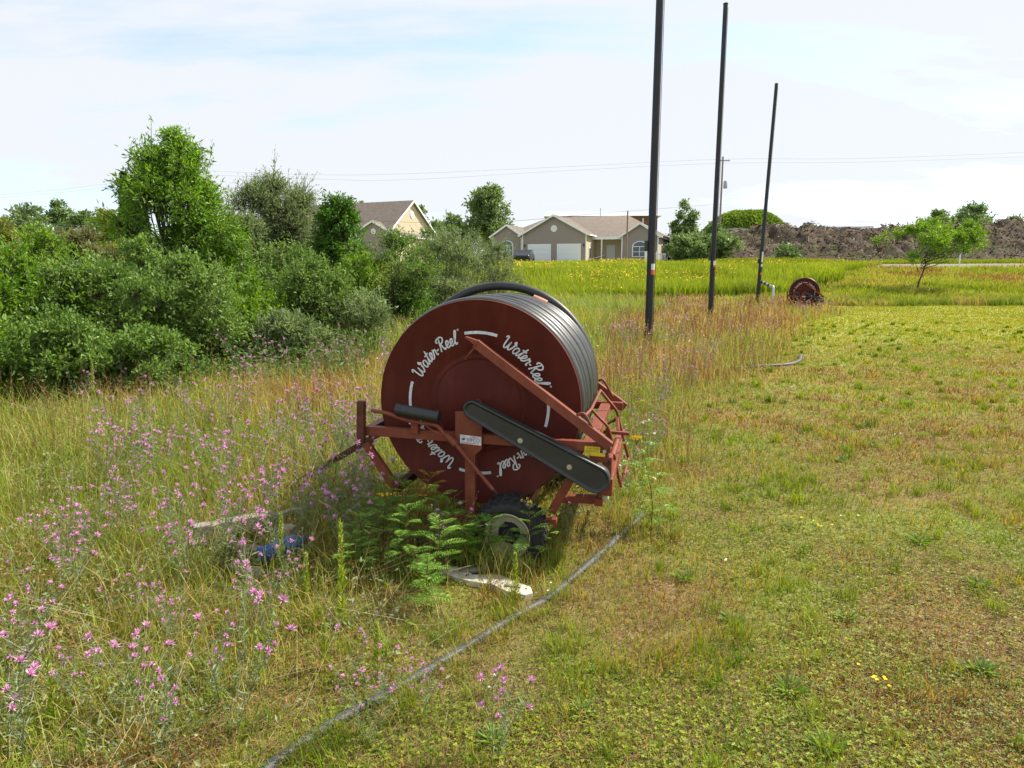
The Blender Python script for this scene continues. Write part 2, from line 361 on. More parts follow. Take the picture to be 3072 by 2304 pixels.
def lawn():
    rng = np.random.default_rng(1); b = VB()
    def palette(x, y, n):
        g = fbm(x, y, 1.1, 30); d = fbm(x, y, .35, 34); t = rng.random(n)
        green = lerpc((.09, .17, .015), (.22, .30, .035), t); yg = lerpc((.26, .30, .045), (.42, .42, .07), t); straw = lerpc((.38, .25, .09), (.58, .43, .19), t); brown = lerpc((.15, .085, .04), (.30, .19, .09), t)
        k = rng.random(n)+.16*sm(10, 4, y)+(.50-g)*1.9+(.5-d)*1.8; far = sm(9, 20, y)
        k = k*(1-.45*far)
        c = np.where((k < .38)[:, None], green, np.where((k < .66)[:, None], yg, np.where((k < .9)[:, None], straw, brown)))
        fc = lerpc((.25, .28, .045), (.41, .40, .085), t)
        return c*(1-far[:, None]*.6)+fc*far[:, None]*.6, k
    n = 400000
    x, y = wedge(rng, n, 1.5, 38, 1.55); P = np.stack([x, y, gz(x, y)-.004], 1)
    c, k = palette(x, y, n); t = rng.random(n)
    tuft = (fbm(x, y, .28, 40) > .66)
    h = (.018+.035*t**2+.02*vn(x, y, .6, 41))*(1+tuft*.9); w = np.maximum(.0028+.0018*rng.random(n), y*.00115*(.7+.6*rng.random(n)))
    w = w*(1+0*t); h = np.maximum(h, y*.0013)
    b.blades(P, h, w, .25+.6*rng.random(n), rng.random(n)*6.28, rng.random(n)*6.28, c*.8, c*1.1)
    b.build('lawn_grass', M['blade'], kind='stuff', label='short patchy green and straw coloured lawn grass', category='grass'.replace('grass', 'grass')) if False else tag(b.build('lawn_grass', M['blade']), 'short patchy green and straw coloured mown grass', 'grass', kind='stuff')
    # lying straw
    b = VB(); n = 130000; x, y = wedge(rng, n, 1.5, 16, 1.7); keep = fbm(x, y, .8, 50)+.25*rng.random(n) > .50; x = x[keep]; y = y[keep]; n = len(x)
    A = np.stack([x, y, gz(x, y)+.004+.014*rng.random(n)], 1); a = rng.random(n)*6.28; L = .03+.06*rng.random(n)
    B = A+np.stack([np.cos(a)*L, np.sin(a)*L, (rng.random(n)-.4)*.02], 1); r = np.maximum(.0012, y*.00028)
    b.sticks(A, B, r, r*.6, lerpc((.28, .17, .07), (.55, .42, .22), rng.random(n)))
    tag(b.build('dry_straw', M['blade']), 'dry straw litter lying between the grass', 'straw', kind='stuff')
    # clover and trefoil leaves
    b = VB(); n = 170000; x, y = wedge(rng, n, 1.5, 18, 1.75); keep = fbm(x, y, .9, 60)+.2*(rng.random(n)-.5)+.0 > .5; x = x[keep]; y = y[keep]; n = len(x)
    P = np.stack([x, y, gz(x, y)+.008+.025*rng.random(n)**2], 1); t = rng.random(n); a0 = rng.random(n)*6.28; sz = np.maximum(.0045+.006*rng.random(n), y*.00085)
    cc = lerpc((.08, .15, .010), (.32, .36, .026), t)*(.8+.4*vn(x, y, .7, 66))[:, None]
    for k in range(3):
        a = a0+k*2.09; D = np.stack([np.cos(a), np.sin(a), .15+.3*rng.random(n)], 1)
        b.leaves(P, D, sz*1.2, sz, cc, .12, rng, flat=.75)
    tag(b.build('clover', M['leaf']), 'low clover and trefoil leaves spread through the lawn', 'ground cover', kind='stuff')
lawn()

def tuft_points(rng, n_t, y0, y1, p, per, spread):
    x, y = wedge(rng, n_t, y0, y1, p); return np.repeat(x, per)+rng.normal(size=n_t*per)*spread, np.repeat(y, per)+rng.normal(size=n_t*per)*spread, np.repeat(np.arange(n_t), per)

def lawn_tufts():
    rng = np.random.default_rng(7); b = VB(); per = 34
    x, y, i = tuft_points(rng, 1500, 1.7, 24, 1.3, per, .03); T = rng.random(1500)[i]; sz = (.05+.10*rng.random(1500)**2)[i]
    n = len(x); ok = ~near_reel(x, y); a = rng.random(n)*6.28
    c = lerpc((.10, .20, .015), (.30, .40, .05), T)*(.75+.5*rng.random(n))[:, None]
    sel = ok
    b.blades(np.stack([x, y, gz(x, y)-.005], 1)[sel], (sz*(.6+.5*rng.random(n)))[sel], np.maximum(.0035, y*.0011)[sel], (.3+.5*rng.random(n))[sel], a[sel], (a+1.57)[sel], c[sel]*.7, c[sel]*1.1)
    tag(b.build('grass_tufts', M['blade']), 'longer bright green tufts standing out of the short lawn', 'grass', kind='stuff')
lawn_tufts()

def wheel_grass():
    rng = np.random.default_rng(21); b = VB()
    for px, py, n, sp, hh in ((1430, 1705, 90, .05, .26), (1480, 1725, 130, .06, .22), (1540, 1730, 130, .07, .17), (1600, 1715, 90, .07, .13), (1660, 1680, 90, .07, .14), (1380, 1690, 70, .06, .2), (1720, 1640, 80, .09, .15), (1300, 1640, 90, .1, .2), (1200, 1600, 90, .1, .2), (1120, 1560, 90, .1, .22), (1840, 1560, 70, .07, .2), (1885, 1600, 60, .05, .2)):
        p = ground(px, py); x = p.x+rng.normal(size=n)*sp; y = p.y+rng.normal(size=n)*sp; t = rng.random(n); c = np.where((rng.random(n) < .6)[:, None], lerpc((.12, .2, .03), (.3, .38, .08), t), lerpc((.36, .28, .13), (.5, .42, .22), t))
        b.blades(np.stack([x, y, gz(x, y)-.005], 1), hh*(.45+.6*t), np.full(n, .0042), .15+.5*rng.random(n), rng.random(n)*6.28, rng.random(n)*6.28, c*.75, c*1.1)
    for px, py in ((860, 2270), (960, 2205), (1010, 2190), (1120, 2120), (1210, 2070), (1330, 2005), (1380, 1975), (1470, 1915), (1500, 1895), (1590, 1845), (1690, 1780), (1745, 1735), (1790, 1700), (1850, 1650), (1905, 1600), (1935, 1570)):
        n = 46; p = ground(px+14, py+16); x = p.x+rng.normal(size=n)*.05; y = p.y+rng.normal(size=n)*.025; t = rng.random(n); c = lerpc((.13, .2, .02), (.34, .40, .07), t); c[rng.random(n) < .35] = (.42, .34, .18)
        b.blades(np.stack([x, y, gz(x, y)-.005], 1), .05+.07*rng.random(n), np.full(n, .0036), .25+.6*rng.random(n), rng.random(n)*6.28, rng.random(n)*6.28, c*.75, c*1.1)
    tag(b.build('long_grass', M['blade']), 'long grass grown up round the wheel and frame of the reel', 'grass', kind='stuff')
wheel_grass()

def meadow():
    rng = np.random.default_rng(2)
    # fine upright grasses
    b = VB(); n = 300000; x, y = wedge(rng, n, 1.6, 43, 1.45, 1.5); m = mead(x, y); keep = (rng.random(n) < m*.95+.006*(y < 20))
    x = x[keep]; y = y[keep]; n = len(x); t = rng.random(n); g = fbm(x, y, 1.6, 70); br = sm(-.5, 5, x+1.2-.12*y)*sm(3.5, 8, y)
    k = rng.random(n)+(g-.5)*2.0+br*.26+.12*sm(5, 3, y)+.35*(fbm(x, y, .45, 270)-.5)
    green = lerpc((.12, .20, .03), (.28, .36, .08), t); pale = lerpc((.26, .31, .10), (.42, .43, .17), t); straw = lerpc((.40, .29, .12), (.60, .49, .25), t); red = lerpc((.24, .125, .055), (.42, .25, .13), t)
    c = np.where((k < .58)[:, None], green, np.where((k < .82)[:, None], pale, np.where((k < 1.12)[:, None], straw, red)))
    hs = sm(1.3, 5.5, y)*.75+.25
    left = 1-.55*sm(4.5, 2.2, y)
    h = (.09+.30*t*t+.14*g)*hs*(1+.35*sm(8, 20, y)); h = h*(.35+.65*mead(x, y)); h = np.where(near_reel(x, y), np.minimum(h, .07+.08*t), h); w = np.maximum(.0028+.0025*rng.random(n), y*.00095*(.6+.8*rng.random(n)))
    b.blades(np.stack([x, y, gz(x, y)-.01], 1), h, w, .12+.75*rng.random(n)**1.4, rng.random(n)*6.28, rng.random(n)*6.28, c*.72, c*1.12)  # darker blade bases: self-shading of the meadow put into the colour
    tag(b.build('meadow_grass', M['blade']), 'tall fine meadow grass in green, straw and rusty brown', 'grass', kind='stuff')
    # leafy low herbs
    b = VB(); n = 230000; x, y = wedge(rng, n, 1.6, 36, 1.6, 1.5); m = mead(x, y); keep = (rng.random(n) < m) & (fbm(x, y, .7, 75) > .42)
    x = x[keep]; y = y[keep]; n = len(x); t = rng.random(n); zz = rng.random(n)**1.3*(.07+.26*sm(2, 6, y))*(.6+.7*vn(x, y, .8, 76)); zz = zz*(.4+.6*mead(x, y)); zz = np.where(near_reel(x, y), zz*.4, zz)
    a = rng.random(n)*6.28; D = np.stack([np.cos(a), np.sin(a), rng.random(n)*1.1-.1], 1); L = np.maximum(.014+.022*rng.random(n), y*.0022)
    c = lerpc((.12, .21, .03), (.30, .40, .09), t); c2 = lerpc((.25, .30, .14), (.36, .42, .22), t); c = np.where((vn(x, y, 1.4, 78) > .70)[:, None], c2, c); c = np.where(((fbm(x, y, .9, 178) > .56) & (rng.random(n) < .5))[:, None], lerpc((.28, .12, .04), (.44, .24, .09), t), c)
    b.leaves(np.stack([x, y, gz(x, y)+zz], 1), D, L, L*.38, c, .2, rng)
    tag(b.build('meadow_herbs', M['leaf']), 'low leafy herbs filling the rough meadow', 'ground cover', kind='stuff')
    # dry brown stalks
    b = VB(); n = 42000; x, y = wedge(rng, n, 3.2, 36, 1.25, 1.5); m = mead(x, y); br = sm(-.3, 2.2, x+.5-.12*y)*sm(3.6, 5.5, y)
    keep = (rng.random(n) < m*(.18+.82*br)) & ~near_reel(x, y) & (fbm(x, y, .9, 80) > .47); x = x[keep]; y = y[keep]; n = len(x); t = rng.random(n)
    A = np.stack([x, y, gz(x, y)], 1); h = (.30+.42*t)*(.45+.55*mead(x, y)); a = rng.random(n)*6.28; B = A+np.stack([np.cos(a)*h*.16, np.sin(a)*h*.16, h], 1)
    r = np.maximum(.0013, y*.00035); c = lerpc((.17, .08, .03), (.42, .28, .14), rng.random(n))
    b.sticks(A, B, r, r*.5, c)
    for q in range(4):
        f = .55+.45*rng.random(n); Pq = A+(B-A)*f[:, None]; aa = rng.random(n)*6.28; D = np.stack([np.cos(aa), np.sin(aa), .9+0*aa], 1)
        L = np.maximum(.02+.03*rng.random(n), y*.002); b.leaves(Pq, D, L, np.maximum(.005, y*.0009)+0*L, c*1.35, .1, rng)
    # long bent and broken stems lying across each other
    n2 = 5200; x, y = wedge(rng, n2, 1.8, 14, 1.4, 1.0); k2 = (rng.random(n2) < mead(x, y)) & ~near_reel(x, y); x = x[k2]; y = y[k2]; n2 = len(x); a = rng.random(n2)*6.28; L = .15+.35*rng.random(n2); A = np.stack([x, y, gz(x, y)+.02+.14*rng.random(n2)*sm(2, 5, y)], 1)
    B = A+np.stack([np.cos(a)*L, np.sin(a)*L, L*(rng.random(n2)*.9-.05)], 1); B[:, 2] = np.maximum(B[:, 2], gz(B[:, 0], B[:, 1])+.01); b.sticks(A, B, np.maximum(.0012, y*.0003), np.maximum(.0007, y*.00018), lerpc((.34, .24, .12), (.62, .54, .34), rng.random(n2)))
    tag(b.build('dry_stalks', M['blade']), 'dry rusty brown weed stalks around the reel and poles', 'dry weeds', kind='stuff')
meadow()

def flower_specks():
    """small yellow and white lawn flowers, too many and small to count"""
    rng = np.random.default_rng(11)
    for nm, lab, cnt, c0, c1, per, seed, sz in (('yellow_lawn_flowers', 'tiny yellow trefoil flowers scattered over lawn and meadow', 46, (.75, .5, .02), (.85, .68, .05), 7, 12, .009), ('white_lawn_flowers', 'tiny white flowers scattered over lawn and meadow', 60, (.75, .75, .7), (.85, .85, .82), 2, 13, .008)):
        b = VB(); x, y = wedge(rng, cnt, 1.9, 22, 1.1); x = np.repeat(x, per)+rng.normal(size=cnt*per)*.05; y = np.repeat(y, per)+rng.normal(size=cnt*per)*.05; n = len(x)
        P = np.stack([x, y, gz(x, y)+.035+.03*rng.random(n)], 1); s_ = np.maximum(sz, y*.0016)
        for k in range(5):
            a = k*1.257+rng.random(n)*.3; b.leaves(P, np.stack([np.cos(a), np.sin(a), .25+0*a], 1), s_, s_*.8, lerpc(c0, c1, rng.random(n)), .1, rng, flat=.8)
        b.sticks(np.stack([x, y, gz(x, y)], 1), P, .0007, .0007, (.15, .2, .05))
        tag(b.build(nm, M['petal']), lab, 'flowers', kind='stuff')
flower_specks()

def far_fields():
    rng = np.random.default_rng(3)
    # goldenrod field behind the poles
    b = VB(); n = 75000; y = 38+35*rng.random(n)**1.15; x = (rng.random(n)*1.14-.30)*y*.75+2
    edge = 15.5+(y-40)*.75+3*(vn(x, y, 4, 90)-.5); keep = (x < edge) & (y > 39.5+2*sm(-4, -16, x)+2.0*(vn(x, 0*y, 3, 91)-.5)+2.5*sm(6, 14, x)); x = x[keep]; y = y[keep]; n = len(x)
    g = fbm(x, y, 5, 92); t = rng.random(n); h = (.75+.45*t)*(.6+.7*g)*(1-.72*sm(48, 64, y)); w = .05+.05*rng.random(n)
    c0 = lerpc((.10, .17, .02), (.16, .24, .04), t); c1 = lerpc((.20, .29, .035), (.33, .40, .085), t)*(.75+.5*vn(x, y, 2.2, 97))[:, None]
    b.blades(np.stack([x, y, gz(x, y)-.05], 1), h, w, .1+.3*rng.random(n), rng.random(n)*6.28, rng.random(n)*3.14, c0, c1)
    tag(b.build('field_weeds', M['blade']), 'tall bright green weeds in the field before the houses', 'weeds', kind='stuff')
    b2 = VB(); yl = fbm(x, y, 3.2, 95)+.10*sm(12, -6, x)-.09*sm(44, 41, y); sel = (rng.random(n) < .09) & (yl > .575) & (x > -.02*y)
    P = np.stack([x, y, gz(x, y)+h*.94], 1)[sel]; m = len(P)
    for k in range(4):
        a = rng.random(m)*6.28; b2.leaves(P+rng.normal(size=(m, 3))*.05, np.stack([np.cos(a), np.sin(a), .5+0*a], 1), .10+.08*rng.random(m), .06+.03*rng.random(m), lerpc((.5, .42, .03), (.68, .56, .07), rng.random(m)), .1, rng)
    tag(b2.build('goldenrod_blooms', M['petal']), 'yellow goldenrod blooms on top of the green field weeds', 'flowers', kind='stuff')
    # bank and verge to the right
    b = VB(); n = 90000; y = 35+27*rng.random(n); x = 6+rng.random(n)*62*(y/62)**.6; ok = (x > 15.5+(y-40)*.75-2.5) & (x < y*.8+3) & (y > 34.5+2.4*(vn(x, y, 2, 101)-.5)+4*sm(20, 10, x)) & (y < 58.4); x = x[ok]; y = y[ok]; n = len(x)
    g = fbm(x, y, 3.4, 102); t = rng.random(n); k = g+.2*(rng.random(n)-.5)
    gr = lerpc((.10, .17, .025), (.25, .31, .06), t); ol = lerpc((.20, .23, .055), (.36, .37, .1), t); rd = lerpc((.2, .125, .06), (.3, .2, .1), t)
    low = sm(42, 37, y+3*(vn(x, y, 3, 106)-.5))
    gr2 = lerpc((.07, .13, .025), (.22, .28, .075), t); t2_ = fbm(x, y, 1.6, 205); gr2 = np.where((t2_ > .55)[:, None], lerpc((.22, .2, .08), (.36, .33, .13), t), gr2)
    c = np.where((k < .46)[:, None], gr, np.where((k < .66)[:, None], ol, rd))*(.7+.6*vn(x, y, 1.3, 105))[:, None]; c = c*(1-low[:, None])+gr2*low[:, None]
    b.blades(np.stack([x, y, gz(x, y)-.03], 1), (.16+.26*t)*(1+1.3*low*(fbm(x, y, 1.7, 104)-.3)), .035+.05*rng.random(n), .2+.4*rng.random(n), rng.random(n)*6.28, rng.random(n)*3.14, c*.8, c*1.15)
    tag(b.build('bank_grass', M['blade']), 'rough green and reddish grass on the bank below the road', 'grass', kind='stuff')
    # verge beyond the road
    b = VB(); n = 26000; y = 62.5+9*rng.random(n); x = 16+rng.random(n)*50; t = rng.random(n)
    c = lerpc((.10, .17, .02), (.24, .3, .05), t)
    b.blades(np.stack([x, y, gz(x, y)-.03], 1), .22+.5*t*vn(x, y, 4, 110), .05+.05*rng.random(n), .2+.3*rng.random(n), rng.random(n)*6.28, rng.random(n)*3.14, c*.8, c*1.1)
    tag(b.build('verge_weeds', M['blade']), 'bright green weeds between the road and the debris pile', 'weeds', kind='stuff')
    # green middle distance left of the poles
    b = VB(); n = 60000; y = 12+30*rng.random(n)**1.0; x = (rng.random(n)*1.3-.72)*.62*y; xr = -.06*y+.55*np.maximum(y-14, 0)*.5; ok = (x < .10*y+1.0+2*(vn(x, y, 3, 120)-.5)) | (y > 24) & (x < .2*y+3*(vn(x, y, 3, 121)-.5)); x = x[ok]; y = y[ok]; n = len(x); t = rng.random(n)
    hh = (.3+.45*t)*(.55+.9*vn(x, y, 2.2, 122)); c = lerpc((.13, .22, .04), (.30, .39, .12), t); c = np.where((vn(x, y, 3, 123) > .62)[:, None], lerpc((.2, .25, .06), (.34, .38, .12), t), c)
    b.blades(np.stack([x, y, gz(x, y)-.03], 1), hh, np.maximum(.012, y*.0013)*(.6+.8*rng.random(n)), .15+.4*rng.random(n), rng.random(n)*6.28, rng.random(n)*3.14, c*.75, c*1.1)
    tag(b.build('tall_green_weeds', M['blade']), 'knee high green weeds behind the reel beside the shrubs', 'weeds', kind='stuff')
far_fields()

# ================================================================== PLANTS (things)
def gath(A): return np.array([tuple(a) for a in A], float)
PINK0, PINK1 = (.70, .27, .55), (.90, .54, .78)
def knapweed(seed, h):
    rnd = random.Random(seed); rng = np.random.default_rng(seed); st = VB()
    A = []; B = []; RA = []; RB = []; heads = []; LP = []; LD = []
    for k in range(rnd.randint(3, 5)):
        a = rnd.random()*6.28; tilt = .12+.42*rnd.random(); p = Vector((rnd.gauss(0, .015), rnd.gauss(0, .015), 0)); d = Vector((math.cos(a)*tilt, math.sin(a)*tilt, 1)).normalized(); L = h*(.7+.4*rnd.random()); seg = 7
        for i in range(seg):
            d = (d+Vector((rnd.gauss(0, .07), rnd.gauss(0, .07), 0))).normalized(); q = p+d*L/seg; r = .0024*(1-i/seg*.6)
            A.append(p); B.append(q); RA.append(r); RB.append(r*.9)
            for _ in range(4):
                t = rnd.random(); LP.append(p.lerp(q, t)); aa = rnd.random()*6.28; LD.append(Vector((math.cos(aa), math.sin(aa), .5)))
            if i >= 2 and rnd.random() < .8:
                for _ in range(rnd.choice((1, 1, 2))):
                    aa = rnd.random()*6.28; bd = (d+Vector((math.cos(aa), math.sin(aa), .1))*.75).normalized(); bp = q.copy(); bl = L*(.16+.2*rnd.random())
                    for j in range(3):
                        bd = (bd+Vector((0, 0, .1))).normalized(); bq = bp+bd*bl/3; A.append(bp); B.append(bq); RA.append(.0014); RB.append(.0011)
                        LP.append(bp); LD.append(Vector((rnd.gauss(0, 1), rnd.gauss(0, 1), .4))); bp = bq
                    heads.append((bp, bd))
            p = q
        heads.append((p, d))
    c = np.array([(.23, .27, .15)]*len(A))*(.8+.4*rng.random((len(A), 1)))
    st.sticks(gath(A), gath(B), np.array(RA), np.array(RB), c)
    n = len(LP); L = .022+.03*rng.random(n); st.leaves(gath(LP), gath(LD), L, L*.12+.0015, lerpc((.17, .23, .10), (.30, .36, .2), rng.random(n)), .1, rng)
    hs = []
    for p, d in heads:
        st.sticks(gath([p]), gath([p+d*.012]), np.array([.0035]), np.array([.0055]), np.array([(.20, .19, .09)]), 5)
        u = rnd.random()
        if u < .62: hs.append((p+d*.011, d, rnd.randrange(5) if u < .40 else 5))
    return st, hs
def head_mesh(k):
    rng = np.random.default_rng(60+k); fl = VB(); z = np.zeros((1, 3)); up = np.array([[0, 0, 1.]])
    if k < 5:
        n = 38; s_ = .75+.1*k; fl.leaves(np.repeat(z, n, 0), np.repeat(up, n, 0)+rng.normal(size=(n, 3))*.75, (.016+.013*rng.random(n))*s_, np.full(n, .0042), lerpc(PINK0, PINK1, rng.random(n)), .1, rng)
    else:
        n = 6; fl.leaves(np.repeat(z, n, 0), np.repeat(up, n, 0)+rng.normal(size=(n, 3))*.3, np.full(n, .008), np.full(n, .003), lerpc((.5, .38, .3), (.62, .42, .5), rng.random(n)), .1, rng)
    return fl.mesh('flower_head', M['petal'])
HEADS = [head_mesh(k) for k in range(6)]
KN = []
for i in range(7):
    st, hs = knapweed(100+i, .42+.05*i); KN.append((st.mesh('stems', M['leaf']), hs))
LAND = [('beside the blue can', (845, 1660)), ('by the grey beam', (640, 1640)), ('at the left reel frame', (1080, 1480)), ('along the rusty drawbar', (900, 1440)), ('before the dogwood shrubs', (420, 1190)), ('before the leftmost shrubs', (60, 1230)), ('between thicket and reel', (1000, 1080)), ('in the mid left meadow', (450, 1400)), ('at the left edge', (60, 1480)), ('near the lower left edge', (120, 1680)), ('below the scrap wood', (520, 1850)), ('in the near left corner', (120, 2000)), ('left of the long hose', (520, 2200)), ('left of the nearest pole', (1780, 1010)), ('at the nearest pole foot', (1960, 1060)), ('right of the reel cage', (2020, 1230)), ('at the lawn edge', (2080, 1420)), ('near the bent hose end', (2300, 1060)), ('around the second pole', (2140, 960)), ('just behind the reel', (1350, 1040)), ('near the broken board', (1250, 1980))]
LAND = [(n, ground(*p)) for n, p in LAND]
def put_knap(x, y, s_, key, i, rz, tilt=(0, 0)):
    g_ = gzf(x, y); nm_ = min(LAND, key=lambda q: math.hypot(q[1].x-x, q[1].y-y)/(3+y))[0]; hh = s_*(.42+.05*i); nb_ = sum(1 for q in KN[i][1] if q[2] < 5); lab = ('tall' if hh > .55 else 'medium' if hh > .43 else 'short')+' knapweed '+('full of pink blooms' if nb_ > 8 else 'with few pink blooms' if nb_ < 6 else 'with several pink blooms')+' '+nm_; grp = 'pink knapweeds in the meadow'; e = empty('knapweed', (x, y, gzf(x, y)), rz, label=lab, cat='wildflower', group=grp); e.scale = (s_,)*3; e.rotation_euler = (tilt[0], tilt[1], rz)
    o = bpy.data.objects.new('stems', KN[i][0]); COL.objects.link(o); o.parent = e
    for p, d, k in KN[i][1]:
        o = bpy.data.objects.new('flower_head', HEADS[k]); COL.objects.link(o); o.parent = e; o.location = p; o.rotation_euler = d.to_track_quat('Z', 'Y').to_euler()
def knaps():
    rnd = random.Random(5); cnt = 0
    for _ in range(6000):
        if cnt >= 150: break
        y = 2.3*(15/2.3)**(rnd.random()**.85); x = (rnd.random()*1.62-.81)*(.75*y+.5)
        m = float(mead(x, y))
        if x > np.interp(y, XBY, XBX)-.3 and rnd.random() > .1: continue
        if rnd.random() > m*.9+.02 or float(fbm(x, y, 1.5, 190))+.25*(rnd.random()-.5) < .44: continue
        if x < -.62*y+.5 and y > 8.5: continue
        if bool(near_reel(x, y)) or (-.9 < x < .9 and 2.6 < y < 3.6): continue
        key = 'fl' if y < 3.8 else ('pm' if x > .1*y+.3 else 'lm')
        if key == 'lm' and y > 16 and rnd.random() < .7: continue
        s_ = (.75+.35*rnd.random())*(.62 if y < 3.2 else (.8 if y < 4.5 else 1))
        if key == 'pm': s_ *= .92
        put_knap(x, y, s_, key, rnd.randrange(7), rnd.random()*6.28, (rnd.gauss(0, .08), rnd.gauss(0, .08))); cnt += 1
        # the farther ones, past 300: one object
    rng = np.random.default_rng(77); b = VB(); f = VB(); n = 1500; y = 9+24*rng.random(n)**1.2; x = (rng.random(n)*1.5-.75)*.72*y; ok = (rng.random(n) < mead(x, y)) & (x < np.interp(y, XBY, XBX)-.3) & (x > -.35*y+.5) & (fbm(x, y, 2.5, 170) > .42); x = x[ok]; y = y[ok]; n = len(x)
    A = np.stack([x, y, gz(x, y)], 1); B = A+np.stack([rng.normal(size=n)*.08, rng.normal(size=n)*.08, .38+.25*rng.random(n)], 1); b.sticks(A, B, .003, .002, (.26, .30, .17))
    for k in range(3):
        P = B+rng.normal(size=(n, 3))*np.array([.09, .09, .06]); b.sticks(A*.4+B*.6, P, .002, .0015, (.26, .30, .17)); sel = rng.random(n) < .75; P = P[sel]; m = len(P)
        for q in range(5): f.leaves(P, rng.normal(size=(m, 3))+np.array([0, 0, .6]), .014+.012*rng.random(m)+.0005*y[sel], .009+.0005*y[sel], lerpc(PINK0, PINK1, rng.random(m)), .1, rng)
    tag(b.build('knapweed_stems', M['leaf']), 'thin grey green stems of the farther knapweeds', 'wildflowers', kind='stuff'); tag(f.build('knapweed_blooms', M['petal']), 'small pink blooms of the farther knapweeds', 'wildflowers', kind='stuff')
    for px, py, s_ in ((1075, 1640, 1.0), (1130, 1600, 1.0), (1020, 1660, .9), (870, 1740, .75), (560, 1760, .9), (1700, 1640, .5), (1340, 1700, .6), (60, 2280, 1.0), (700, 2200, .9), (420, 2120, .8), (1120, 2230, .55), (1260, 2160, .5), (1480, 2280, .75), (1050, 2050, .5), (1150, 2120, .45), (480, 2250, .7), (80, 2240, .7), (250, 2120, .6), (60, 1990, .7), (640, 2060, .6)):
        p = ground(px, py); put_knap(p.x, p.y, s_, 'hp' if px > 900 else 'fl', rnd.randrange(7), rnd.random()*6.28)
knaps()
def ordinals():
    W = ['leftmost', 'second', 'third', 'fourth', 'fifth', 'sixth', 'seventh', 'eighth', 'ninth', 'tenth', 'eleventh', 'twelfth', 'thirteenth', 'fourteenth', 'fifteenth']; D = {}
    for o in COL.objects:
        if o.type == 'EMPTY' and o.name.startswith('knapweed'): D.setdefault(o['label'], []).append(o)
    for k, v in D.items():
        if len(v) < 2: continue
        for i, o in enumerate(sorted(v, key=lambda o: o.location.x/o.location.y)): o['label'] = k+(', leftmost such' if i == 0 else ', %s such from left' % W[min(i, 14)])
ordinals()

def feather_plant(name, label, px, py, top_py, nleaf, seed, heads=0, lsize=.13, group=None, cat='weed', col=((.09, .2, .02), (.24, .38, .06)), lean=(0, 0), headcol=((.75, .52, .02), (.85, .66, .05))):
    """tansy: upright stem with feathered leaves, flat yellow button heads"""
    p = ground(px, py); H = hgt(px, top_py, p.y)-p.z; rng = np.random.default_rng(seed); b = VB(); f = VB()
    A = []; B = []; q = Vector((0, 0, 0)); d = Vector((lean[0], lean[1], 1)).normalized(); seg = 10; nodes = []
    for i in range(seg):
        d = (d+Vector((rng.normal()*.07, rng.normal()*.07, 0))).normalized(); n_ = q+d*H/seg; A.append(q); B.append(n_); nodes.append((q, n_)); q = n_
    b.sticks(gath(A), gath(B), np.linspace(.0035, .002, seg), np.linspace(.0033, .0016, seg), (.20, .09, .05), 5)
    for k in range(nleaf):
        t = .08+.9*(k/nleaf); i = min(int(t*seg), seg-1); base = nodes[i][0].lerp(nodes[i][1], t*seg-i); a = k*2.4+rng.random()*.6
        L = lsize*(.35+.85*math.sin(math.pi*min(1, .12+.78*t))**.8)*(.6+.6*rng.random()); el = -.05+.75*t+.5*rng.random(); dd = Vector((math.cos(a), math.sin(a), el)).normalized(); m = 9
        PP = []; DD = []; LL = []
        c_ = base.copy(); prev = c_.copy(); SA = []; SB = []
        for j in range(m):
            dd = (dd+Vector((0, 0, -.07))).normalized(); c_ = c_+dd*L/m; sd_ = dd.cross(Vector((0, 0, 1))).normalized()
            w = L*.34*math.sin(math.pi*(j+1.6)/(m+2))
            for s_ in (-1, 1): PP.append(c_.copy()); DD.append(sd_*s_+dd*.55+Vector((0, 0, .1))); LL.append(w)
            SA.append(prev.copy()); SB.append(c_.copy()); prev = c_.copy()
        PP.append(c_.copy()); DD.append(dd); LL.append(L*.14)
        LL = np.array(LL); tt = np.clip(np.full(len(LL), rng.random())+.25*rng.normal(size=len(LL)), 0, 1)
        b.leaves(gath(PP), gath(DD), LL, LL*.27, lerpc(col[0], col[1], tt), .1, rng, flat=.7)
        b.sticks(gath(SA), gath(SB), .0012, .001, np.array(col[1])*.8)
    e = empty(name, p, 0, label=label, cat=cat, group=group); b.build('leafy_stem', M['leaf'], e)
    if heads:
        for k in range(heads):
            o = q+Vector((rng.normal()*.022, rng.normal()*.022, .01+rng.random()*.012)); n = 14
            f.sticks(gath([q-Vector((0, 0, .03))]), gath([o]), .001, .001, (.2, .24, .06))
            f.leaves(np.repeat(gath([o]), n, 0)+rng.normal(size=(n, 3))*.002, rng.normal(size=(n, 3))+np.array([[0, 0, .7]]), np.full(n, .008), np.full(n, .006), lerpc(headcol[0], headcol[1], rng.random(n)), .1, rng)
        f.build('flower_heads', M['petal'], e)
    return e
TG = 'tansy plants growing round the reel'
feather_plant('tansy', 'bright green tansy with small yellow buttons before the right half of the cream wheel', 1578, 1712, 1515, 17, 1, 5, .12, TG)
feather_plant('tansy', 'small bright tansy without flowers in front of the tyre tread', 1640, 1668, 1578, 12, 2, 0, .11, TG)
feather_plant('tansy', 'tall feathery tansy without flowers before the lower lettering of the disc', 1318, 1680, 1435, 16, 3, 0, .13, TG)
feather_plant('tansy', 'large tansy with the biggest yellow flower head, right of the reel frame', 1955, 1590, 1318, 24, 4, 26, .14, TG)
feather_plant('tansy', 'brownish tansy with yellow head behind the right end of the reel', 1895, 1260, 1128, 16, 6, 16, .15, TG, col=((.2, .16, .03), (.36, .26, .06)))
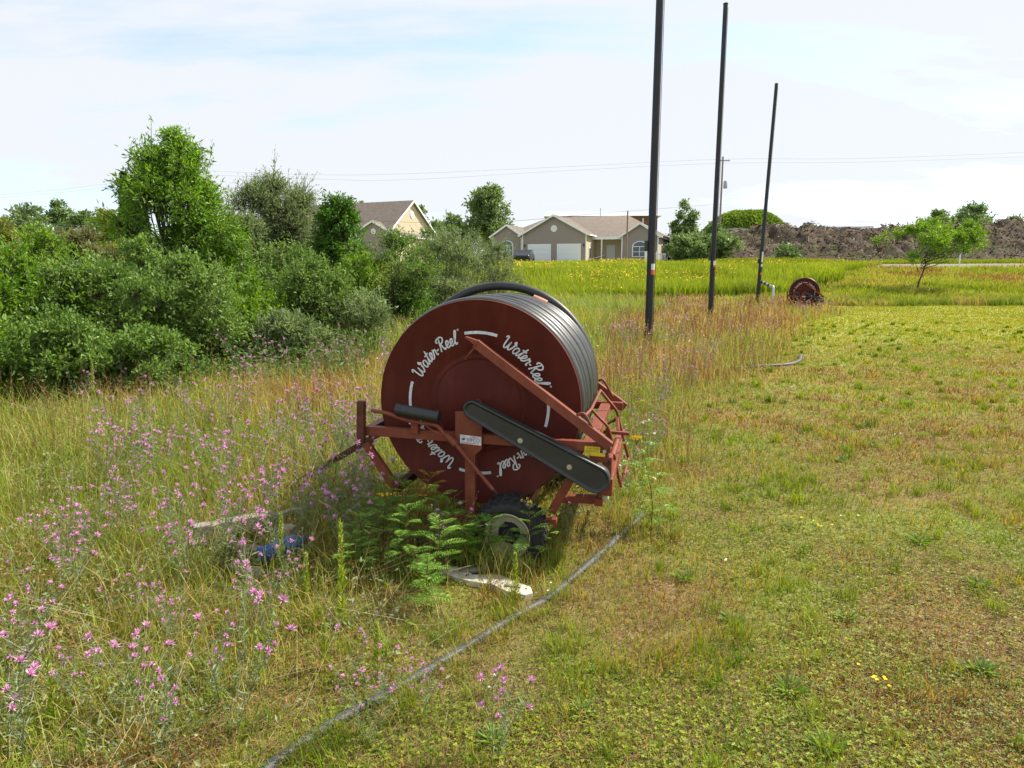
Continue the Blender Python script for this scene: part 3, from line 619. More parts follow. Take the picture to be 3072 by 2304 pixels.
for k, (px, py, tp, hd, la) in enumerate(((1085, 1700, 1560, 0, 'small fern leaved tansy just right of the blue can'), (1240, 1700, 1500, 0, 'tansy in front of the lower left frame leg'), (1475, 1735, 1600, 0, 'tansy half covering the left side of the cream wheel'), (1430, 1720, 1600, 0, 'short tansy touching the left side of the tyre'), (1150, 1690, 1545, 8, 'tansy with a yellow cluster left of the disc'), (1100, 1640, 1500, 0, 'leafy green tansy beside the blue can'), (1215, 1760, 1560, 0, 'dense green tansy below the left edge of the disc'), (1300, 1790, 1600, 0, 'dark stemmed tansy between wheel and broken board'), (1190, 1620, 1470, 0, 'green tansy at the left foot of the reel'), (1400, 1740, 1620, 0, 'low spreading tansy left of the cream wheel'), (1060, 1740, 1640, 0, 'short tansy in front of the blue can'), (1255, 1640, 1460, 0, 'orange tinged tansy before the lower left rim'), (1360, 1700, 1560, 0, 'green tansy close to the centre post'), (1280, 1860, 1730, 0, 'small dark green tansy left of the broken white board'), (985, 1560, 1400, 0, 'upright leafy green tansy beside the rusty drawbar'))):
    cc = ((.09, .2, .02), (.2, .34, .05)) if k != 11 else ((.3, .16, .03), (.42, .26, .05))
    feather_plant('tansy', la, px, py-(30 if py > 1650 and px > 1100 else 0), tp-(60 if px > 1100 else 20), 24, 20+k, hd, .112, TG, col=cc)

def spike_plant(label, px, py, top_py, seed, group='spiky pale green weed stalks', flower=True):
    p = ground(px, py); H = hgt(px, top_py, p.y)-p.z; rng = np.random.default_rng(seed); b = VB()
    n = 130; t = rng.random(n)**.85; a = rng.random(n)*6.28; lx = rng.normal()*.05; P = np.stack([t*lx*H, 0*t, t*H], 1)
    b.sticks(gath([(0, 0, 0)]), gath([(lx*H, 0, H)]), .003, .0015, (.34, .2, .07), 5)
    L = (.045*(1-t*.55)+.012*rng.random(n))*(H/.35)**.4; b.leaves(P, np.stack([np.cos(a), np.sin(a), .9+1.2*t], 1), L, L*.2, lerpc((.16, .28, .02), (.38, .46, .05), rng.random(n)), .1, rng)
    e = empty('weed_stalk', p, 0, label=label, cat='weed', group=group); b.build('leafy_stem', M['leaf'], e)
    f = VB(); n = 90; t = .68+.32*rng.random(n); a = rng.random(n)*6.28; r = .018*(1.05-t)*3; P = np.stack([t*lx*H+np.cos(a)*r*.5, np.sin(a)*r*.5, t*H], 1)
    f.leaves(P, np.stack([np.cos(a), np.sin(a), .8+0*a], 1), np.full(n, .010), np.full(n, .006), lerpc((.42, .48, .12), (.6, .62, .26), rng.random(n)), .1, rng); f.build('flower_spike', M['petal'], e)
for k, (px, py, tp, la) in enumerate(((1030, 1880, 1572, 'tallest pale green spike weed in front of the blue can'), (846, 1740, 1545, 'pale green spike weed rising before the grey beam'), (288, 1260, 1085, 'yellow topped spike weed against the dark shrubs'), (975, 2010, 1870, 'short green spike weed in the near lawn left of the hose'), (918, 1790, 1660, 'small spike weed between the two taller spikes'), (1135, 2040, 1870, 'thin spike weed with reddish foot near the hose'), (780, 2060, 1900, 'short spike weed among straw in the near weeds'), (170, 2180, 1980, 'spike weed near the bottom left corner'), (1545, 1800, 1660, 'slim green spike weed beside the end of the broken board'))):
    spike_plant(la, px, py, tp, 300+k)

def daisy(label, px, py, top_py, seed, nh=3):
    p = ground(px, py); H = hgt(px, top_py, p.y)-p.z; rng = np.random.default_rng(seed); b = VB(); f = VB(); c = VB()
    for k in range(nh):
        o = Vector((rng.normal()*.05, rng.normal()*.05, H*(.8+.2*rng.random()))); b.sticks(gath([(0, 0, 0)]), gath([o]), .0016, .0012, (.16, .24, .05), 4)
        m = 5; P = np.repeat(gath([o]), m, 0)*rng.random(m)[:, None]; b.leaves(P, rng.normal(size=(m, 3)), np.full(m, .03), np.full(m, .006), lerpc((.1, .2, .03), (.2, .3, .05), rng.random(m)), .1, rng)
        n = 14; a = np.arange(n)*6.283/n; tl = rng.normal(size=2)*.5; D = np.stack([np.cos(a), np.sin(a), tl[0]*np.cos(a)+tl[1]*np.sin(a)], 1)
        f.leaves(np.repeat(gath([o]), n, 0), D, np.full(n, .017), np.full(n, .005), np.full((n, 3), .82), .1, rng, flat=.9)
        c.sticks(gath([o]), gath([o+Vector((0, 0, .004))]), .0055, .004, (.8, .55, .03), 8)
    e = empty('daisy', p, 0, label=label, cat='wildflower', group='white daisies right of the reel'); b.build('stems', M['leaf'], e); f.build('petals', M['petal'], e); c.build('flower_centre', M['petal'], e)
daisy('white daisy nearest the hanging hoop of the reel cage', 1850, 1540, 1370, 1, 4); daisy('white daisy above the big yellow flower head', 1925, 1400, 1255, 2, 3); daisy('white daisy left of the big tansy stem', 1900, 1560, 1410, 3, 3); daisy('white daisy behind the back hose guide', 1948, 1430, 1300, 4, 3)

def rosette(label, px, py, R0, seed, n=12, col=((.10, .2, .03), (.26, .36, .08)), w=.3):
    p = ground(px, py); rng = np.random.default_rng(seed); b = VB(); a = rng.random(n)*6.28; el = .25+.9*rng.random(n)
    D = np.stack([np.cos(a), np.sin(a), el], 1); L = R0*(.6+.6*rng.random(n)); b.leaves(np.stack([.01*np.cos(a), .01*np.sin(a), .005+0*a], 1), D, L, L*w, lerpc(col[0], col[1], rng.random(n)), .2, rng, flat=.7)
    k = 3; b.sticks(np.zeros((k, 3)), np.stack([rng.normal(size=k)*.02, rng.normal(size=k)*.02, R0*(.7+.5*rng.random(k))], 1), .0014, .001, (.2, .24, .08))
    e = empty('lawn_weed', p, 0, label=label, cat='weed', group='leafy weeds standing in the lawn'); b.build('leaves', M['leaf'], e)
for k, (px, py, r_, n, w, la) in enumerate(((2200, 1870, .10, 16, .22, 'grassy weed tuft in the near lawn right of the hose'), (2540, 1860, .08, 12, .35, 'broad leaved weed in the middle of the near lawn'), (2940, 2020, .10, 14, .35, 'pale broad leaved weed at the right of the near lawn'), (2050, 1740, .10, 18, .16, 'upright tuft right of the middle of the hose'), (2760, 1630, .11, 22, .14, 'bright green grass tuft on the right of the lawn'), (2935, 1760, .10, 22, .14, 'bright tuft close to the right edge of the lawn'), (2370, 2080, .12, 20, .16, 'tall tuft in the lawn straight below the second pole'), (1480, 2230, .09, 14, .3, 'green leafy weed just right of the lower hose'), (2360, 1590, .07, 18, .2, 'dark green tuft in the centre of the lawn'), (2520, 1385, .09, 20, .25, 'low dark green weed patch at mid lawn'), (2620, 1340, .1, 20, .25, 'green weed patch beside the low dark one'), (2240, 1500, .08, 12, .3, 'small weed with yellow flowers at the lawn edge'), (1750, 2150, .09, 12, .28, 'greyish leafy weed right of the hose near the bottom'), (2480, 2250, .1, 16, .25, 'leafy weed at the bottom edge of the lawn'))):
    rosette(la, px, py, r_*.75, 700+k, n*3, w=w*.55)

# ================================================================== TREES AND SHRUBS
STY = {  # leaf length, width ratio, dark, light, droop
 'ash': (.11, .32, (.09, .20, .018), (.24, .42, .05), -.25),
 'dogwood': (.06, .52, (.07, .15, .025), (.24, .36, .085), .1),
 'bright': (.075, .45, (.09, .20, .02), (.24, .38, .05), 0),
 'willow': (.10, .24, (.12, .18, .06), (.28, .35, .15), .35),
 'dark': (.10, .38, (.04, .12, .018), (.13, .26, .035), -.35),
 'olive': (.12, .42, (.13, .14, .05), (.22, .22, .09), .1),
 'yellow': (.12, .42, (.19, .23, .04), (.32, .34, .07), .1),
 'farg': (.36, .55, (.09, .155, .045), (.24, .33, .12), 0),
 'grey': (.2, .2, (.2, .2, .16), (.32, .31, .26), .2),
}
def plant_tree(name, label, cat, x, y, H, rx, style, seed, nleaf, group=None, crown_base=.12, trunk=True, nblob=None, ls=1.0, zc=None, ry=None, taper=1.0, bend=(0, 0), barkc=(.085, .07, .05), shoots=0, br_=1.0):
    rng = np.random.default_rng(seed); z0 = gzf(x, y); L0, wr, c0, c1, droop = STY[style]; L0 *= ls; ry = ry or rx*.85
    e = empty(name, (x, y, z0), 0, label=label, cat=cat, group=group)
    nb = nblob or int(14+H*2)
    zb = H*crown_base; hz = (H-zb)/2; czz = zb+hz
    # sub-crowns: irregular clumps in the crown envelope, narrower towards the top
    B = []; tries = 0
    while len(B) < nb and tries < 4000:
        tries += 1; p = rng.random(3)*2-1; r = math.sqrt(p[0]**2+p[1]**2+p[2]**2)
        if r > 1 or r < .12: continue
        k = 1-(.45*taper)*max(0, p[2]); q = np.array([p[0]*rx*.8*k+bend[0]*(p[2]+1)/2, p[1]*ry*.8*k+bend[1]*(p[2]+1)/2, czz+p[2]*hz*.86])
        B.append((q, br_*(.24+.24*rng.random())*min(rx, hz*1.1)*(1-.35*max(0, p[2]))))
    q = np.array([bend[0]+rng.normal()*.06*rx, bend[1], H-.34*hz]); B.append((q, .36*min(rx, hz)))
    br = VB(); lv = VB(); A = []; E = []; RA = []; RB = []
    nper = max(8, nleaf//len(B)); per_t = 9
    th = H*.011+.012
    if trunk:
        prev = np.array([0, 0, -.05]); m = 6; tops = np.array([bend[0]*.6, bend[1]*.6, zb+hz*1.1])
        for i in range(m):
            nx = tops*(i+1)/m+np.array([rng.normal(), rng.normal(), 0])*.015*H; A.append(prev); E.append(nx); RA.append(th*(1-.11*i)); RB.append(th*(1-.11*(i+1))); prev = nx
    for q, r in B:
        s0 = np.array([q[0]*.12, q[1]*.12, max(0, min(q[2]*.55, zb+hz*.9))]) if trunk else np.array([rng.normal()*.08*rx, rng.normal()*.08*rx, 0])
        mid = (s0+q)/2+np.array([q[0]*.12, q[1]*.12, -.04*H])+rng.normal(size=3)*.04*rx
        A += [s0, mid]; E += [mid, q]; RA += [th*.34, th*.22]; RB += [th*.22, th*.10]
        nt_ = max(3, nper//per_t); D = rng.normal(size=(nt_, 3)); D[:, 2] = D[:, 2]*.75+.25; D /= np.linalg.norm(D, axis=1, keepdims=True)
        # twigs mostly outward from the crown centre
        out_ = q-np.array([bend[0]/2, bend[1]/2, czz*.8]); out_ = out_/(np.linalg.norm(out_)+1e-6); D = D+out_*.35; D /= np.linalg.norm(D, axis=1, keepdims=True)
        rr = r*(.55+.75*rng.random(nt_)); T = q+D*rr[:, None]
        for k in range(nt_ if H < 9 else nt_//3): A.append(q+D[k]*rr[k]*.1); E.append(T[k]); RA.append(th*.10); RB.append(th*.05)
        n = nt_*per_t; ti = np.repeat(np.arange(nt_), per_t); f = .35+.75*rng.random(n); P = q+D[ti]*(rr[ti]*f)[:, None]+rng.normal(size=(n, 3))*L0*.35
        LD = D[ti]*.8+rng.normal(size=(n, 3))*.65; LD[:, 2] += droop
        L = L0*(.45+1.0*rng.random(n)**1.3); tone = np.clip(.5*rng.random(n)+.5*rng.random(), 0, 1)
        P[:, 2] = np.maximum(P[:, 2], .02)
        lv.leaves(P, LD, L, L*wr, lerpc(c0, c1, tone), .18, rng)
    for k in range(shoots):
        a = rng.random()*6.28; r_ = rng.random()**.5; b0 = np.array([math.cos(a)*rx*r_*.75, math.sin(a)*ry*r_*.75, H*(.62+.2*(1-r_))]); d = np.array([rng.normal()*.2, rng.normal()*.2, 1.]); Ls = H*(.12+.16*rng.random()); tp = b0+d*Ls
        A.append(b0); E.append(tp); RA.append(th*.12); RB.append(th*.05); n = 46; f = rng.random(n); P = b0+d*(Ls*f)[:, None]+rng.normal(size=(n, 3))*L0*.3; LD = rng.normal(size=(n, 3))*.7+np.array([0, 0, 1.])
        L = L0*(.6+.5*rng.random(n)); lv.leaves(P, LD, L, L*wr, lerpc(c0, c1, rng.random(n)), .18, rng)
    br.sticks(gath(A), gath(E), np.array(RA), np.array(RB), np.array(barkc)*(.7+.6*rng.random((len(A), 1))), 6)
    br.build('trunk' if trunk else 'branches', M['bark'], e, smooth=True); lv.build('crown', M['leaf'], e); return e
def tree_px(name, label, cat, px, D, top, hw, style, seed, nleaf, **k):
    x = (px-1536)/FPX*D*1.0; z0 = gzf(x, D); H = (hgt(px, top, D)-z0)*(1.1 if k.get('trunk') is False else 1.03); rx = hw/FPX*D
    return plant_tree(name, label, cat, x, D, H, rx, style, seed, nleaf, **k)

SG = 'shrubs in the thicket left of the reel'
for a in (
 ('dense green shrub at the left edge, paler leaves on top', 30, 9.6, 770, 250, 'bright', 15000),
 ('broad dark dogwood shrub, second from the left in the front row', 300, 9.9, 805, 230, 'dogwood', 17000),
 ('rounded dogwood shrub below the tall bright tree', 560, 10.6, 800, 190, 'dogwood', 15000),
 ('lighter green shrub right of the dogwoods, below the willow', 740, 12.2, 850, 160, 'bright', 9000),
 ('grey green shrub in the front row under the dark ash', 930, 13.0, 800, 160, 'dogwood', 13000),
 ('tall wide grey green shrub just left of the house roofs', 1185, 16.5, 720, 160, 'dogwood', 15000),
 ('bushy willow shrub in front of the taupe house', 1340, 21, 700, 120, 'willow', 10000),
 ('thin pale willow before the left wing of the taupe house', 1490, 26, 730, 85, 'willow', 5000),
 ('small shrub with reddish tips at the foot of the dogwoods', 150, 8.4, 960, 190, 'dogwood', 9000),
 ('low shrub at the front foot of the thicket', 440, 8.9, 1000, 170, 'dogwood', 8000),
 ('low green shrub left behind the reel', 1080, 13.2, 905, 110, 'willow', 6000),
 ('dark shrub just behind the top left of the reel', 1230, 17, 850, 90, 'dark', 5000),
 ('low pale shrub right behind the dark shrub', 1330, 20, 845, 90, 'willow', 5000),
 ('small green shrub at the near left edge of the thicket', -120, 8.2, 880, 150, 'bright', 6000),
 ('shrub beyond the left edge of the view, nearest one', -330, 10, 800, 240, 'dogwood', 9000),
 ('shrub beyond the left edge of the view, farther one', -420, 14, 700, 300, 'bright', 9000),
 ('grey green shrub between the two front dogwoods', 430, 11.6, 745, 150, 'dogwood', 12000),
 ('fresh green shrub at the right foot of the tall bright tree', 690, 11.4, 905, 150, 'bright', 9000),
 ('loose shrub spilling into the flowers left of the reel', 860, 11.2, 960, 130, 'willow', 7000),
 ('shrub behind the left edge dogwoods', 160, 12.5, 720, 170, 'bright', 12000),
 ('dark shrub filling the gap below the willow', 850, 15, 735, 130, 'dogwood', 12000),
 ('round shrub standing between the dark ash and the reel', 1060, 15.5, 770, 110, 'bright', 8000),
 ('shrub before the lower roof of the cream house', 1290, 27, 690, 100, 'dogwood', 9000),
 ('pale green shrub just left of the garage doors', 1420, 30, 715, 90, 'willow', 8000),
 ):
    la, px, D, tp, hw, stl, nl = a
    tree_px('shrub', la, 'shrub', px, D, tp, hw, stl, int(px+D*10+999), nl, group=SG, crown_base=.0, trunk=False, taper=.4, nblob=34, shoots=24 if stl == 'willow' else 22)
tree_px('ash_tree', 'tallest bright green tree above the thicket on the left', 'tree', 545, 15, 385, 185, 'ash', 41, 33000, crown_base=.10, nblob=74, taper=.95, shoots=14, br_=.85)
tree_px('ash_tree', 'lower bright green tree leaning right of the tallest one', 'tree', 660, 16, 640, 120, 'ash', 49, 10000, crown_base=.15, nblob=24)
tree_px('ash_tree', 'narrow dark green tree left of the cream gabled house', 'tree', 1020, 18, 548, 92, 'dark', 42, 19000, crown_base=.1, nblob=46, taper=.75)
tree_px('willow', 'large grey green willow between the two ash trees', 'willow', 840, 20, 542, 165, 'willow', 43, 52000, crown_base=.0, nblob=70, taper=.45, shoots=60, trunk=False)
tree_px('willow', 'grey green willow right behind the tallest tree', 'willow', 730, 18, 640, 110, 'willow', 44, 24000, crown_base=.0, nblob=36, shoots=24, taper=.5, trunk=False)
BG = 'bushes at the far left'
for la, px, D, tp, hw, stl, nl in (
 ('yellow green bush at the far left edge', 20, 26, 665, 120, 'yellow', 11000),
 ('olive brown bush at the left below the wires', 190, 26, 715, 120, 'olive', 12000),
 ('darker olive bush touching the tall tree', 300, 24, 700, 90, 'olive', 9000),
 ('yellow green bush left behind the tallest tree', 350, 28, 640, 60, 'yellow', 5000)):
    tree_px('bush', la, 'bush', px, D, tp, hw, stl, int(px+77), nl, group=BG, crown_base=0, trunk=False, taper=.4, nblob=26, ls=1.3)
TGp = 'trees in the far left tree line'
for i, (la, px, D, tp, hw) in enumerate((
 ('tree at the far left edge of the tree line', -20, 62, 620, 50), ('wide tree beyond the left end of the tree line', -260, 60, 610, 130), ('tall tree outside the view on the far left', -560, 62, 590, 150), ('rounded tree left in the tree line', 120, 60, 612, 70), ('tallest tree of the far left line', 215, 66, 590, 40), ('dense tree in the middle of the far left line', 280, 62, 628, 60), ('bushy tree next to the spruce', 350, 58, 640, 60), ('low tree filling the gap at the left end', 50, 66, 655, 60))):
    tree_px('tree', la, 'tree', px, D, tp, hw, 'farg', 400+i, 4200, group=TGp, crown_base=.0, nblob=26, ls=.8, taper=.6)
def spruce(label, px, D, top, hw, seed):
    x = (px-1536)/FPX*D; z0 = gzf(x, D); H = hgt(px, top, D)-z0; R0 = hw/FPX*D; rng = np.random.default_rng(seed)
    e = empty('spruce', (x, D, z0), 0, label=label, cat='tree'); br = VB(); br.sticks(gath([(0, 0, 0)]), gath([(0, 0, H)]), .14, .02, (.12, .09, .07), 6); br.build('trunk', M['bark'], e)
    lv = VB(); n = 9000; t = rng.random(n)**.8; a = rng.random(n)*6.28; lay = np.floor(t*16)/16; rad = R0*(1.05-t)*(.3+.8*vn(a*3, lay*40, 1, 9)); f = rng.random(n)**.6
    P = np.stack([np.cos(a)*rad*f, np.sin(a)*rad*f, H*(.05+.95*t)-rad*f*.15], 1); D_ = np.stack([np.cos(a), np.sin(a), -.1+.5*rng.random(n)], 1)
    L = .22+.12*rng.random(n); lv.leaves(P, D_, L, L*.28, lerpc((.03, .06, .025), (.08, .12, .05), rng.random(n)), .1, rng); lv.build('crown', M['leaf'], e)
spruce('dark spruce showing left behind the tallest tree', 412, 60, 515, 42, 1); spruce('slender spruce tip beside the tallest tree', 455, 66, 480, 30, 2)
HG = 'trees around the houses'
for i, (la, px, D, tp, hw, stl, nl, cb) in enumerate((
 ('big round dark tree standing left of the taupe house', 1470, 104, 563, 80, 'farg', 14000, .08),
 ('smaller tree left of the big round tree', 1360, 100, 640, 45, 'farg', 4000, .05), ('low tree filling between the two houses', 1310, 96, 668, 45, 'farg', 4000, .05),
 ('thin tree behind the right slope of the cream house', 1268, 110, 605, 24, 'farg', 2500, .1), ('small tree tip over the cream house roof', 1095, 120, 588, 14, 'farg', 900, .2),
 ('slender tree between the first and second pole', 2038, 84, 604, 46, 'farg', 7000, .1), ('wide low bush right of the slender tree', 2130, 70, 682, 85, 'farg', 9000, .0), ('bush at the foot of the slender tree', 2050, 68, 705, 65, 'farg', 7000, .0),
 ('bush on the slope of the debris pile behind the third pole', 2350, 69, 735, 40, 'farg', 1400, .0),
 ('large round tree beyond the right end of the pile', 2880, 120, 620, 78, 'farg', 9000, .35), ('lower tree left of the large round tree beyond the pile', 2785, 118, 636, 56, 'farg', 6000, .3), ('small round tree beyond the pile near the right edge', 3003, 118, 650, 38, 'farg', 3500, .35), ('tree cut by the right edge of the view', 3080, 116, 636, 34, 'farg', 3500, .3), ('bare grey bush on top of the debris pile', 2412, 98, 655, 38, 'grey', 1100, .1))):
    tree_px('bare_bush' if stl == 'grey' else ('bush' if 'bush' in la else 'tree'), la, 'bush' if 'bush' in la else 'tree', px, D, tp, hw, stl, 500+i, nl, group=HG if i < 5 else 'trees around the debris pile', crown_base=cb, nblob=38 if i else 46, ls=1.25 if D > 90 else .85, taper=.55)
# small spreading tree on the bank
def bank_tree():
    D = 44.5; p = ground(2752, 868); x = p.x; D = p.y
    plant_tree('small_tree', 'small spreading tree with forked dark trunk on the bank before the pile', 'tree', x, D, hgt(2780, 652, D)-p.z, 165/FPX*D, 'bright', 77, 9500, crown_base=.34, nblob=34, ls=2.3, taper=.5, bend=(.9, 0), barkc=(.10, .08, .065))
bank_tree()
# understorey behind the shrubs
def undergrowth():
    rng = np.random.default_rng(31); b = VB(); n = 70000; y = 9.5+17*rng.random(n); x = -.10*y-1.2-rng.random(n)*(.75*y); t = rng.random(n); z = (.25+1.15*sm(9, 13, y)*vn(x, y, 1.8, 130))*rng.random(n)**.6
    L = .06+.05*rng.random(n); D = rng.normal(size=(n, 3)); D[:, 2] = np.abs(D[:, 2])*.6
    b.leaves(np.stack([x, y, gz(x, y)+z], 1), D, L, L*.42, lerpc((.05, .1, .02), (.15, .22, .06), t), .2, rng)
    tag(b.build('undergrowth', M['leaf']), 'leafy undergrowth between the shrubs on the left', 'undergrowth', kind='stuff')
undergrowth()

# ================================================================== REEL
REEL_YAW = R_(12.3); TILT = R_(1.9)
_d = ray(1437, 1211); _hub = Vector((0, 0, EYE))+_d*(3.98/_d.y)
REEL_BASE = Vector((_hub.x, _hub.y, gzf(_hub.x, _hub.y)))
HZ = _hub.z-REEL_BASE.z; RD = .614
REEL_BASE -= Vector((math.cos(REEL_YAW), -math.sin(REEL_YAW), 0))*(HZ*math.sin(TILT)+.006)
RM = Matrix.Translation(REEL_BASE) @ Matrix.Rotation(-REEL_YAW, 4, 'Z') @ Matrix.Rotation(TILT, 4, 'Y'); RMI = RM.inverted()
def src(px, py, w):
    """photo pixel -> reel-local point on the plane y = w"""
    o = RMI @ Vector((0, 0, EYE)); d = RMI.to_3x3() @ ray(px, py); return o+d*((w-o.y)/d.y)
def c1(cx, cy, w): return src(1050+cx/1.8856, 820+cy/1.8856, w)
def c6(cx, cy, w): return src(1640+cx/3.771, 1100+cy/3.771, w)

GLY = {  # cursive strokes on a unit-height grid (x-height .5)
 'W': (1.05, [[(.0, .78), (.10, .92), (.20, .86), (.17, .55), (.16, .18), (.26, .02), (.42, .12), (.52, .45), (.56, .62), (.54, .3), (.60, .05), (.74, .05), (.88, .3), (.95, .66), (.88, .80), (.84, .68), (.96, .58), (1.08, .62)]]),
 'a': (.52, [[(.40, .46), (.22, .52), (.06, .34), (.06, .10), (.20, .0), (.36, .16), (.42, .46), (.40, .18), (.46, .0), (.58, .08)]]),
 't': (.36, [[(.06, .10), (.22, .5), (.30, .92), (.22, .5), (.18, .12), (.26, .0), (.42, .10)], [(.04, .62), (.44, .66)]]),
 'e': (.40, [[(.0, .10), (.22, .22), (.32, .42), (.22, .52), (.10, .40), (.08, .14), (.20, .0), (.42, .10)]]),
 'r': (.40, [[(.0, .10), (.10, .32), (.14, .56), (.18, .44), (.34, .46), (.32, .2), (.34, .02), (.46, .08)]]),
 '-': (.30, [[(.05, .28), (.26, .30)]]),
 'R': (.66, [[(.10, .70), (.02, .84), (.16, .97), (.42, 1.0), (.60, .86), (.52, .62), (.30, .52), (.22, .54)], [(.30, .92), (.24, .6), (.16, .2), (.08, .0)], [(.30, .52), (.40, .24), (.50, .02), (.66, .10)]]),
 'l': (.34, [[(.0, .10), (.18, .40), (.30, .84), (.26, 1.0), (.18, .84), (.12, .3), (.18, .0), (.34, .10)]]),
 'o': (.16, [[(.16, .92), (.22, .98), (.16, 1.04), (.10, .98), (.16, .92)]])}
def lettering():
    """four 'Water-Reel' words and four white dashes round the disc, 1 mm proud of it"""
    V = []; F = []
    def strip(pts, hw, y=-.0042):
        n0 = len(V); K = len(pts)
        for i, p in enumerate(pts):
            a = pts[max(0, i-1)]; b = pts[min(K-1, i+1)]; d = Vector((b[0]-a[0], b[1]-a[1])); d = d.normalized() if d.length > 1e-9 else Vector((1, 0)); nx, nz = -d.y, d.x
            V.extend([(p[0]+nx*hw, y, p[1]+nz*hw), (p[0]-nx*hw, y, p[1]-nz*hw)])
        for i in range(K-1): F.append((n0+2*i, n0+2*i+1, n0+2*i+3, n0+2*i+2))
    rb = .404; hh = .080; word = ['W', 'a', 't', 'e', 'r', '-', 'R', 'e', 'e', 'l', 'o']; sx = .072
    tot = sum(GLY[c][0] for c in word)*sx; lay = 0
    for q in range(4):
        ang0 = R_(134.0-90*q)+tot/2/rb; x = 0
        for c in word:
            adv, st = GLY[c]
            for s_ in st:
                pts = [Vector((p[0]*sx, p[1]*hh, 0)) for p in s_]; pts = crom(pts, 6) if len(pts) > 2 else [pts[0], pts[0].lerp(pts[1], .5), pts[1]]; out = []
                for p in pts:
                    r = rb+p.y-.030+ .0; a = ang0-(x+p.x+.12*p.y)/rb; out.append((r*math.cos(a), HZ+r*math.sin(a)))
                lay += 1; strip(out, .0043 if c != 'o' else .0014, -.0040-.00006*(lay % 9))
            x += adv*sx
        a0 = 89-90*q
        pts = [((.424)*math.cos(R_(a0+t)), HZ+(.424)*math.sin(R_(a0+t))) for t in np.linspace(13.5, -13.5, 19)]
        strip(pts, .0088)
    return V, F
def text_mesh(txt, size, m, parent, mtx, name='lettering'):
    cu = bpy.data.curves.new('txt', 'FONT'); cu.body = txt; cu.size = size; cu.align_x = 'CENTER'; cu.align_y = 'CENTER'; cu.extrude = .0002
    o = bpy.data.objects.new('tmp', cu); COL.objects.link(o); dg = bpy.context.evaluated_depsgraph_get(); me = bpy.data.meshes.new_from_object(o.evaluated_get(dg)); COL.objects.unlink(o); bpy.data.objects.remove(o)
    me.transform(mtx); me.materials.clear(); me.materials.append(m); p = bpy.data.objects.new(name, me); COL.objects.link(p); p.parent = parent; return p

